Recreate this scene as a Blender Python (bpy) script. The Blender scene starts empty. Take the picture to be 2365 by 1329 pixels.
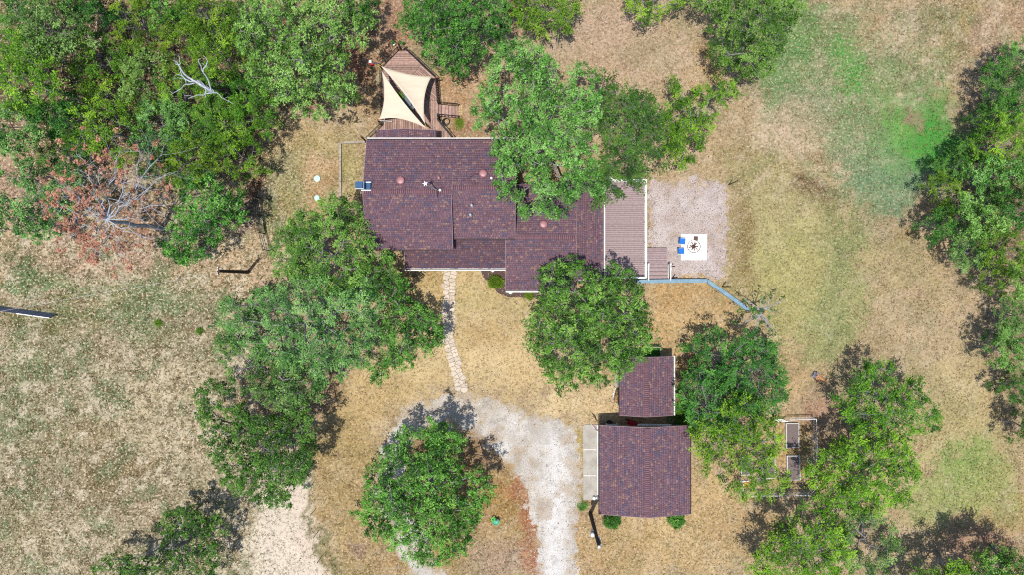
import bpy, math, random
import numpy as np
from mathutils import Vector, Matrix

random.seed(7)
SC = bpy.context.scene
COL = SC.collection

# ------------------------------------------------------------------ camera, sky, sun
PXM, CX, CY, HCAM = 25.0, 1182.5, 664.5, 64.0      # photo pixels per metre on the ground, photo centre, drone height
cam = bpy.data.cameras.new('camera')
cam.sensor_width = 36.0
cam.lens = 36.0 * HCAM / (2365 / PXM)
cam.clip_end = 9000
camo = bpy.data.objects.new('camera', cam)
camo.location = (0, 0, HCAM)
COL.objects.link(camo)
SC.camera = camo

SUN_VEC = Vector((0.12, 0.19, -1.0)).normalized()   # direction the light travels
sun_el = math.asin(-SUN_VEC.z)
sun_az = math.atan2(-SUN_VEC.x, -SUN_VEC.y)         # from +Y, clockwise
world = bpy.data.worlds.new('World')
SC.world = world
world.use_nodes = True
wn = world.node_tree.nodes
bg = wn['Background']
sky = wn.new('ShaderNodeTexSky')
sky.sky_type = 'NISHITA'
sky.sun_disc = False
sky.sun_elevation = sun_el
sky.sun_rotation = sun_az
world.node_tree.links.new(sky.outputs['Color'], bg.inputs['Color'])
bg.inputs['Strength'].default_value = 0.13
sl = bpy.data.lights.new('sun', 'SUN')
sl.energy = 4.4
sl.angle = math.radians(0.5)
sl.color = (1.0, 0.95, 0.87)
so = bpy.data.objects.new('sun', sl)
so.rotation_euler = SUN_VEC.to_track_quat('-Z', 'Y').to_euler()
so.location = (-20, -30, 90)
COL.objects.link(so)
SC.view_settings.view_transform = 'Standard'
SC.view_settings.look = 'None'
SC.view_settings.gamma = 1.0
SC.view_settings.exposure = 0.40
SC.view_settings.use_curve_mapping = False
SC.render.engine = 'CYCLES'
SC.cycles.max_bounces = 6
SC.cycles.diffuse_bounces = 3
SC.cycles.transparent_max_bounces = 4
SC.cycles.use_denoising = False
SC.cycles.pixel_filter_type = 'BLACKMAN_HARRIS'
SC.cycles.filter_width = 1.15
SC.cycles.sample_clamp_indirect = 6

# ------------------------------------------------------------------ helpers
def P(px, py, z=0.0):
    """world point of photo pixel (px, py) for something standing at height z"""
    k = (HCAM - z) / HCAM / PXM
    return Vector(((px - CX) * k, -(py - CY) * k, z))

def lin(r, g, b, k=1.0):
    f = lambda c: ((c / 255 + 0.055) / 1.055) ** 2.4 if c > 10 else c / 255 / 12.92
    return (f(r) * k, f(g) * k, f(b) * k)

def link(o):
    COL.objects.link(o)
    return o

def tag(o, label=None, cat=None, group=None, kind=None):
    if label: o['label'] = label
    if cat: o['category'] = cat
    if group: o['group'] = group
    if kind: o['kind'] = kind
    return o

WL = {}
def thing(name, label, cat, loc, group=None):
    o = link(bpy.data.objects.new(name, None))
    o.location = loc
    o.empty_display_size = 0.2
    WL[o.name] = Vector(loc)
    return tag(o, label, cat, group)

def mesh_np(name, verts, faces, loop_counts=None):
    """verts (n,3); faces (m,k) array or flat indices with loop_counts"""
    me = bpy.data.meshes.new(name)
    verts = np.asarray(verts, np.float32)
    if loop_counts is None:
        faces = np.asarray(faces, np.int32)
        m, k = faces.shape
        starts = np.arange(m, dtype=np.int32) * k
        flat = faces.ravel()
    else:
        flat = np.asarray(faces, np.int32)
        lc = np.asarray(loop_counts, np.int32)
        starts = np.concatenate([[0], np.cumsum(lc)[:-1]]).astype(np.int32)
    me.vertices.add(len(verts)); me.vertices.foreach_set('co', verts.ravel())
    me.loops.add(len(flat)); me.loops.foreach_set('vertex_index', flat)
    me.polygons.add(len(starts)); me.polygons.foreach_set('loop_start', starts)
    me.update(calc_edges=True)
    return me

def put(name, me, mat, parent=None, loc=None):
    o = bpy.data.objects.new(name, me)
    if mat is not None and len(me.materials) == 0:
        me.materials.append(mat)
    link(o)
    if parent is not None: o.parent = parent
    if loc is not None: o.location = loc
    base = WL[parent.name] if parent is not None and parent.name in WL else Vector((0, 0, 0))
    WL[o.name] = base + (Vector(loc) if loc is not None else Vector((0, 0, 0)))
    return o

def vcol(me, name, arr):
    a = me.attributes.new(name, 'FLOAT_COLOR', 'POINT')
    arr = np.asarray(arr, np.float32)
    if arr.shape[1] == 3: arr = np.concatenate([arr, np.ones((len(arr), 1), np.float32)], 1)
    a.data.foreach_set('color', arr.ravel())

def vflt(me, name, arr):
    a = me.attributes.new(name, 'FLOAT', 'POINT')
    a.data.foreach_set('value', np.asarray(arr, np.float32))

class MB:
    def __init__(s): s.v = []; s.f = []; s.c = []
    def add(s, vs, fs, col=None):
        n = len(s.v)
        s.v += [tuple(v) for v in vs]
        s.f += [tuple(i + n for i in f) for f in fs]
        if col is not None: s.c += [col] * len(vs)
        return s
    def box(s, c, size, rz=0.0, tilt=None, col=None):
        hx, hy, hz = size[0] / 2, size[1] / 2, size[2] / 2
        m = Matrix.Rotation(rz, 3, 'Z')
        if tilt is not None: m = m @ tilt
        vs = [m @ Vector((x, y, z)) + Vector(c) for z in (-hz, hz) for x, y in ((-hx, -hy), (hx, -hy), (hx, hy), (-hx, hy))]
        return s.add(vs, [(3, 2, 1, 0), (4, 5, 6, 7), (0, 1, 5, 4), (1, 2, 6, 5), (2, 3, 7, 6), (3, 0, 4, 7)], col)
    def bar(s, a, b, w, h, col=None):
        """box from point a to point b, w wide, h high"""
        a, b = Vector(a), Vector(b)
        d = b - a; L = d.length
        x = d / L
        up = Vector((0, 0, 1)) if abs(x.z) < 0.95 else Vector((0, 1, 0))
        y = up.cross(x).normalized(); z = x.cross(y)
        vs = [p + y * (sy * w / 2) + z * (sz * h / 2) for p in (a, b) for sy, sz in ((-1, -1), (1, -1), (1, 1), (-1, 1))]
        return s.add(vs, [(3, 2, 1, 0), (4, 5, 6, 7), (0, 1, 5, 4), (1, 2, 6, 5), (2, 3, 7, 6), (3, 0, 4, 7)], col)
    def prism(s, poly, z0, z1, inset=0.0, col=None):
        n = len(poly)
        if inset:
            cx = sum(p[0] for p in poly) / n; cy = sum(p[1] for p in poly) / n
            def ins(p):
                d = math.hypot(p[0] - cx, p[1] - cy) or 1
                k = max(0.1, 1 - inset / d)
                return (cx + (p[0] - cx) * k, cy + (p[1] - cy) * k)
            zm = z1 - inset * 0.7
            rings = [[(p[0], p[1], z0) for p in poly], [(p[0], p[1], zm) for p in poly], [(*ins(p), z1) for p in poly]]
        else:
            rings = [[(p[0], p[1], z0) for p in poly], [(p[0], p[1], z1) for p in poly]]
        vs = [v for r in rings for v in r]
        fs = [tuple(reversed(range(n))), tuple(range((len(rings) - 1) * n, len(rings) * n))]
        for k in range(len(rings) - 1):
            for i in range(n):
                j = (i + 1) % n
                fs.append((k * n + i, k * n + j, (k + 1) * n + j, (k + 1) * n + i))
        return s.add(vs, fs, col)
    def tube(s, pts, r, n=6, cap=True):
        pts = [Vector(p) for p in pts]
        rs = r if isinstance(r, (list, tuple)) else [r] * len(pts)
        vs = []; fs = []
        for i, p in enumerate(pts):
            d = (pts[min(i + 1, len(pts) - 1)] - pts[max(i - 1, 0)])
            d = d.normalized() if d.length > 1e-9 else Vector((0, 0, 1))
            up = Vector((0, 0, 1)) if abs(d.z) < 0.9 else Vector((1, 0, 0))
            x = up.cross(d).normalized(); y = d.cross(x)
            for k in range(n):
                a = 2 * math.pi * k / n
                vs.append(p + (x * math.cos(a) + y * math.sin(a)) * rs[i])
        for i in range(len(pts) - 1):
            for k in range(n):
                k2 = (k + 1) % n
                fs.append((i * n + k, i * n + k2, (i + 1) * n + k2, (i + 1) * n + k))
        if cap:
            fs.append(tuple(reversed(range(n)))); fs.append(tuple(range((len(pts) - 1) * n, len(pts) * n)))
        return s.add(vs, fs)
    def lathe(s, c, prof, n=16):
        """prof: (radius, z) from bottom to top about vertical axis at c"""
        vs = []; fs = []
        for r, z in prof:
            for k in range(n):
                a = 2 * math.pi * k / n
                vs.append((c[0] + r * math.cos(a), c[1] + r * math.sin(a), c[2] + z))
        for i in range(len(prof) - 1):
            for k in range(n):
                k2 = (k + 1) % n
                fs.append((i * n + k, i * n + k2, (i + 1) * n + k2, (i + 1) * n + k))
        fs.append(tuple(reversed(range(n)))); fs.append(tuple(range((len(prof) - 1) * n, len(prof) * n)))
        return s.add(vs, fs)
    def build(s, name, mat, parent=None, smooth=False, origin=None):
        base = WL[parent.name] if parent is not None else (Vector(origin) if origin is not None else Vector((0, 0, 0)))
        me = bpy.data.meshes.new(name)
        me.from_pydata([(v[0] - base.x, v[1] - base.y, v[2] - base.z) for v in s.v], [], s.f)
        if s.c: vcol(me, 'col', s.c)
        if smooth: me.shade_smooth()
        o = put(name, me, mat, parent, None if parent is not None else base)
        return o

# ---- 2-D noise for the ground
_rs = np.random.RandomState(3)
_LAT = _rs.rand(256, 256)
def vnoise(x, y, s=0):
    x = x + 37.7 * s + 1000; y = y + 91.3 * s + 1000
    xi = np.floor(x).astype(int); yi = np.floor(y).astype(int)
    fx = x - xi; fy = y - yi
    fx = fx * fx * (3 - 2 * fx); fy = fy * fy * (3 - 2 * fy)
    a = _LAT[xi & 255, yi & 255]; b = _LAT[(xi + 1) & 255, yi & 255]
    c = _LAT[xi & 255, (yi + 1) & 255]; d = _LAT[(xi + 1) & 255, (yi + 1) & 255]
    return (a * (1 - fx) + b * fx) * (1 - fy) + (c * (1 - fx) + d * fx) * fy
def fbm(x, y, s=0, o=4):
    t = 0; amp = 0.5; tot = 0
    for k in range(o):
        t = t + amp * vnoise(x * 2 ** k, y * 2 ** k, s + k * 5); tot += amp; amp *= 0.55
    return t / tot
def sdist(x, y, poly):
    """signed distance to polygon, positive inside"""
    x = np.asarray(x, float); y = np.asarray(y, float)
    d2 = np.full(x.shape, 1e18); ins = np.zeros(x.shape, bool)
    n = len(poly)
    for i in range(n):
        x0, y0 = poly[i]; x1, y1 = poly[(i + 1) % n]
        ex, ey = x1 - x0, y1 - y0
        t = np.clip(((x - x0) * ex + (y - y0) * ey) / (ex * ex + ey * ey + 1e-12), 0, 1)
        d2 = np.minimum(d2, (x - x0 - t * ex) ** 2 + (y - y0 - t * ey) ** 2)
        c = ((y0 > y) != (y1 > y))
        xx = x0 + (y - y0) * ex / (ey if abs(ey) > 1e-12 else 1e-12)
        ins ^= c & (x < xx)
    d = np.sqrt(d2)
    return np.where(ins, d, -d)
def sstep(a, b, x):
    t = np.clip((x - a) / (b - a), 0, 1)
    return t * t * (3 - 2 * t)

# ------------------------------------------------------------------ materials
MATS = {}
def node_mat(name):
    m = bpy.data.materials.new(name); m.use_nodes = True
    nt = m.node_tree; b = nt.nodes['Principled BSDF']
    MATS[name] = m
    return m, nt, b
def mat(name, c1, c2=None, scale=3.0, rough=0.75, bump=0.0, spec=0.3, metal=0.0, stretch=None, obj_var=0.0, c3=None):
    m, nt, b = node_mat(name)
    N, L = nt.nodes, nt.links
    c2 = c2 or tuple(c * 0.78 for c in c1)
    tc = N.new('ShaderNodeTexCoord')
    src = tc.outputs['Object']
    if stretch:
        mp = N.new('ShaderNodeMapping'); mp.inputs['Scale'].default_value = stretch
        L.new(src, mp.inputs['Vector']); src = mp.outputs['Vector']
    nz = N.new('ShaderNodeTexNoise'); nz.inputs['Scale'].default_value = scale
    nz.inputs['Detail'].default_value = 6; nz.inputs['Roughness'].default_value = 0.65
    L.new(src, nz.inputs['Vector'])
    rp = N.new('ShaderNodeValToRGB')
    rp.color_ramp.elements[0].position = 0.32; rp.color_ramp.elements[0].color = (*c2, 1)
    rp.color_ramp.elements[1].position = 0.68; rp.color_ramp.elements[1].color = (*c1, 1)
    if c3:
        e = rp.color_ramp.elements.new(0.85); e.color = (*c3, 1)
    L.new(nz.outputs['Fac'], rp.inputs['Fac'])
    out = rp.outputs['Color']
    if obj_var:
        oi = N.new('ShaderNodeObjectInfo')
        mr = N.new('ShaderNodeMapRange'); mr.inputs['To Min'].default_value = 1 - obj_var; mr.inputs['To Max'].default_value = 1 + obj_var
        L.new(oi.outputs['Random'], mr.inputs['Value'])
        mx = N.new('ShaderNodeMix'); mx.data_type = 'RGBA'; mx.blend_type = 'MULTIPLY'; mx.inputs['Factor'].default_value = 1
        L.new(out, mx.inputs['A']); L.new(mr.outputs['Result'], mx.inputs['B']); out = mx.outputs['Result']
    L.new(out, b.inputs['Base Color'])
    b.inputs['Roughness'].default_value = rough
    b.inputs['Specular IOR Level'].default_value = spec
    b.inputs['Metallic'].default_value = metal
    if bump:
        bp = N.new('ShaderNodeBump'); bp.inputs['Strength'].default_value = bump; bp.inputs['Distance'].default_value = 0.03
        L.new(nz.outputs['Fac'], bp.inputs['Height']); L.new(bp.outputs['Normal'], b.inputs['Normal'])
    return m

def leaf_mat(name, dark, mid, light, transl=0.16):
    m, nt, b = node_mat(name)
    N, L = nt.nodes, nt.links
    at = N.new('ShaderNodeAttribute'); at.attribute_name = 'tone'
    rp = N.new('ShaderNodeValToRGB')
    rp.color_ramp.elements[0].position = 0.1; rp.color_ramp.elements[0].color = (*dark, 1)
    rp.color_ramp.elements[1].position = 0.9; rp.color_ramp.elements[1].color = (*light, 1)
    e = rp.color_ramp.elements.new(0.5); e.color = (*mid, 1)
    L.new(at.outputs['Fac'], rp.inputs['Fac'])
    oi = N.new('ShaderNodeObjectInfo')
    hv = N.new('ShaderNodeHueSaturation')
    for nm_, lo, hi in (('Hue', 0.482, 0.515), ('Value', 0.82, 1.16)):
        mr = N.new('ShaderNodeMapRange'); mr.inputs['To Min'].default_value = lo; mr.inputs['To Max'].default_value = hi
        if nm_ == 'Value':
            fr = N.new('ShaderNodeMath'); fr.operation = 'FRACT'; ml = N.new('ShaderNodeMath'); ml.operation = 'MULTIPLY'; ml.inputs[1].default_value = 7.31
            L.new(oi.outputs['Random'], ml.inputs[0]); L.new(ml.outputs[0], fr.inputs[0]); L.new(fr.outputs[0], mr.inputs['Value'])
        else: L.new(oi.outputs['Random'], mr.inputs['Value'])
        L.new(mr.outputs['Result'], hv.inputs[nm_])
    L.new(rp.outputs['Color'], hv.inputs['Color'])
    leafc = hv.outputs['Color']
    L.new(leafc, b.inputs['Base Color'])
    b.inputs['Roughness'].default_value = 0.6
    b.inputs['Specular IOR Level'].default_value = 0.12
    tr = N.new('ShaderNodeBsdfTranslucent')
    hs = N.new('ShaderNodeHueSaturation'); hs.inputs['Hue'].default_value = 0.485; hs.inputs['Saturation'].default_value = 1.1; hs.inputs['Value'].default_value = 1.25
    L.new(leafc, hs.inputs['Color']); L.new(hs.outputs['Color'], tr.inputs['Color'])
    ms = N.new('ShaderNodeMixShader'); ms.inputs['Fac'].default_value = transl
    L.new(b.outputs['BSDF'], ms.inputs[1]); L.new(tr.outputs['BSDF'], ms.inputs[2])
    L.new(ms.outputs['Shader'], nt.nodes['Material Output'].inputs['Surface'])
    return m

def attr_mat(name, rough=0.85, fine=0.0, fscale=20.0, bump=0.0, spec=0.2, bscale=12.0):
    m, nt, b = node_mat(name)
    N, L = nt.nodes, nt.links
    at = N.new('ShaderNodeAttribute'); at.attribute_name = 'col'
    out = at.outputs['Color']
    tc = N.new('ShaderNodeTexCoord')
    if fine:
        nz = N.new('ShaderNodeTexNoise'); nz.inputs['Scale'].default_value = fscale; nz.inputs['Detail'].default_value = 5
        L.new(tc.outputs['Object'], nz.inputs['Vector'])
        mr = N.new('ShaderNodeMapRange'); mr.inputs['From Min'].default_value = 0.3; mr.inputs['From Max'].default_value = 0.7
        mr.inputs['To Min'].default_value = 1 - fine; mr.inputs['To Max'].default_value = 1 + fine
        L.new(nz.outputs['Fac'], mr.inputs['Value'])
        mx = N.new('ShaderNodeMix'); mx.data_type = 'RGBA'; mx.blend_type = 'MULTIPLY'; mx.inputs['Factor'].default_value = 1
        L.new(out, mx.inputs['A']); L.new(mr.outputs['Result'], mx.inputs['B']); out = mx.outputs['Result']
    L.new(out, b.inputs['Base Color'])
    b.inputs['Roughness'].default_value = rough; b.inputs['Specular IOR Level'].default_value = spec
    if bump:
        nb = N.new('ShaderNodeTexNoise'); nb.inputs['Scale'].default_value = bscale; nb.inputs['Detail'].default_value = 6
        L.new(tc.outputs['Object'], nb.inputs['Vector'])
        bp = N.new('ShaderNodeBump'); bp.inputs['Strength'].default_value = bump; bp.inputs['Distance'].default_value = 0.06
        L.new(nb.outputs['Fac'], bp.inputs['Height']); L.new(bp.outputs['Normal'], b.inputs['Normal'])
    return m

KA = 1 / 1.75        # photo colour of a sunlit flat surface -> its own reflectance
def G(r, g, b): return lin(r, g, b, KA)

WHITE = mat('white_paint', (0.78, 0.78, 0.76), (0.68, 0.68, 0.66), 2.0, 0.5, spec=0.4)
OFFW = mat('weathered_white', (0.56, 0.56, 0.54), (0.42, 0.42, 0.41), 3.0, 0.7)
WALLM = mat('siding', (0.45, 0.43, 0.38), (0.38, 0.36, 0.32), 1.5, 0.8)
UNDER = mat('roof_underlay', (0.034, 0.024, 0.03), (0.026, 0.019, 0.024), 8, 0.95)
DRIP = mat('drip_edge_metal', lin(176, 150, 156, KA), lin(160, 134, 142, KA), 3, 0.6)
SHING = attr_mat('shingle_grit', 0.9, 0.22, 60.0, 0.25, 0.2, 40.0)
CAPM = mat('ridge_cap_grit', lin(150, 110, 118, KA), lin(128, 92, 104, KA), 30, 0.9, obj_var=0.15)
DECKN = mat('weathered_brown_board', lin(204, 170, 156, KA), lin(160, 126, 116, KA), 5, 0.75, 0.2, obj_var=0.30)
DECKE = mat('mauve_brown_board', lin(188, 166, 166, KA), lin(160, 138, 140, KA), 5, 0.7, 0.15, obj_var=0.09)
BLACKM = mat('black_metal', (0.016, 0.017, 0.022), (0.012, 0.012, 0.015), 5, 0.5)
DKWOOD = mat('dark_pole_wood', (0.05, 0.035, 0.03), (0.03, 0.02, 0.018), 6, 0.85, 0.3)
REDWOOD = mat('stained_post', lin(150, 95, 70, KA), lin(120, 72, 55, KA), 5, 0.75, 0.2)
GREYWOOD = mat('grey_timber', lin(205, 194, 178, KA), lin(150, 138, 124, KA), 4, 0.85, 0.3)
SAILM = mat('shade_cloth', (0.545, 0.475, 0.375), (0.49, 0.42, 0.33), 1.1, 0.9, stretch=(1, 3, 1), spec=0.1)
ROPE = mat('yellow_rope', (0.6, 0.38, 0.04), None, 9, 0.7)
BLUEWALL = mat('pale_blue_paint', lin(150, 182, 200, KA), lin(125, 160, 182, KA), 2.5, 0.7, 0.1)
CONC = mat('concrete', lin(205, 200, 190, KA), lin(175, 168, 158, KA), 1.2, 0.9, 0.1)
PAD = mat('white_concrete', (0.84, 0.83, 0.80), (0.80, 0.79, 0.76), 2.0, 0.7)
STONE = mat('flagstone', lin(236, 222, 204, KA), lin(212, 196, 178, KA), 5.0, 0.85, 0.3, obj_var=0.12)
PINKV = mat('vent_paint', lin(184, 126, 130, KA), lin(168, 110, 116, KA), 3, 0.45, spec=0.5)
GALV = mat('galvanised', (0.42, 0.43, 0.45), (0.3, 0.31, 0.33), 6, 0.4, metal=0.5)
BLUEGL = mat('blue_grey_metal', (0.045, 0.10, 0.19), (0.035, 0.08, 0.15), 4, 0.85, spec=0.1)
SLATE = mat('slate_panel', lin(118, 136, 168, KA), lin(82, 96, 126, KA), 3.5, 0.55, obj_var=0.15)
CUSH = mat('blue_cushion', (0.012, 0.13, 0.46), (0.01, 0.11, 0.40), 4, 0.8)
BARKP = mat('pale_bark', (0.26, 0.25, 0.245), (0.10, 0.092, 0.088), 9, 0.9, 0.4)
BARKD = mat('bleached_wood', (0.40, 0.42, 0.46), (0.18, 0.19, 0.22), 7, 0.85, 0.4)
BARKB = mat('dark_bark', (0.10, 0.085, 0.075), (0.05, 0.04, 0.035), 7, 0.95, 0.5)
SOIL = mat('bed_soil', lin(150, 135, 130, KA), lin(110, 95, 95, KA), 12, 0.95, 0.6)
MULCH = mat('mulch', lin(118, 96, 92, KA), lin(76, 58, 56, KA), 14, 0.95, 0.7, c3=lin(170, 125, 100, KA))
MINT = mat('mint_plastic', (0.42, 0.62, 0.55), (0.36, 0.55, 0.49), 3, 0.5)
TEAL = mat('teal_plastic', (0.03, 0.30, 0.22), (0.02, 0.24, 0.18), 4, 0.4)
LIME = mat('lime_hose', (0.10, 0.52, 0.05), None, 4, 0.4)
GREENH = mat('green_hose', (0.04, 0.14, 0.07), None, 4, 0.5)
REDP = mat('red_plastic', (0.5, 0.02, 0.04), None, 4, 0.4)
CHARRED = mat('charred_wood', (0.06, 0.055, 0.06), (0.02, 0.018, 0.02), 8, 0.9, 0.4)
CUTWOOD = mat('split_wood', lin(235, 190, 140, KA), lin(190, 130, 85, KA), 6, 0.8, 0.3)
BROWNW = mat('brown_wood', lin(140, 100, 80, KA), lin(95, 65, 50, KA), 6, 0.8, 0.2)
GREYF = mat('grey_wicker', (0.13, 0.16, 0.20), (0.09, 0.11, 0.14), 14, 0.8)
GLASS = mat('dark_glass', (0.03, 0.05, 0.07), None, 2, 0.08, spec=0.6)
STRAW = mat('straw', lin(225, 180, 100, KA), lin(180, 135, 65, KA), 16, 0.95, 0.5)
WIRE = mat('pale_wire', (0.5, 0.5, 0.5), None, 3, 0.5)
STEEL = mat('fire_ring_steel', (0.22, 0.22, 0.23), (0.12, 0.11, 0.11), 6, 0.5)
FLAGR = mat('flag_red', (0.38, 0.02, 0.03), None, 6, 0.85)
FLAGW = mat('flag_white', (0.75, 0.74, 0.72), None, 6, 0.85)
FLAGB = mat('flag_blue', (0.012, 0.018, 0.14), None, 6, 0.85)
YSTONE = mat('yellow_stone', lin(225, 200, 150, KA), lin(195, 165, 115, KA), 5, 0.85, 0.2, obj_var=0.1)
WSTONE = mat('white_stone', (0.62, 0.6, 0.56), (0.5, 0.48, 0.45), 5, 0.85, 0.2, obj_var=0.1)

# leaf palettes (reflectance)
LF = {
 'oak':   leaf_mat('oak_leaf', (0.016, 0.058, 0.009), (0.064, 0.190, 0.024), (0.185, 0.375, 0.070)),
 'light': leaf_mat('light_oak_leaf', (0.024, 0.078, 0.012), (0.108, 0.255, 0.042), (0.25, 0.45, 0.12)),
 'elm':   leaf_mat('elm_leaf', (0.022, 0.070, 0.005), (0.080, 0.200, 0.013), (0.215, 0.385, 0.032)),
 'dark':  leaf_mat('dark_leaf', (0.012, 0.050, 0.009), (0.042, 0.145, 0.020), (0.115, 0.265, 0.045)),
 'grey':  leaf_mat('grey_green_leaf', (0.024, 0.074, 0.016), (0.094, 0.210, 0.045), (0.23, 0.38, 0.115)),
 'rust':  leaf_mat('rust_leaf', (0.20, 0.10, 0.055), (0.37, 0.20, 0.115), (0.52, 0.31, 0.19)),
 'shrub': leaf_mat('shrub_leaf', (0.028, 0.075, 0.006), (0.080, 0.165, 0.010), (0.17, 0.28, 0.03)),
}

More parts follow.
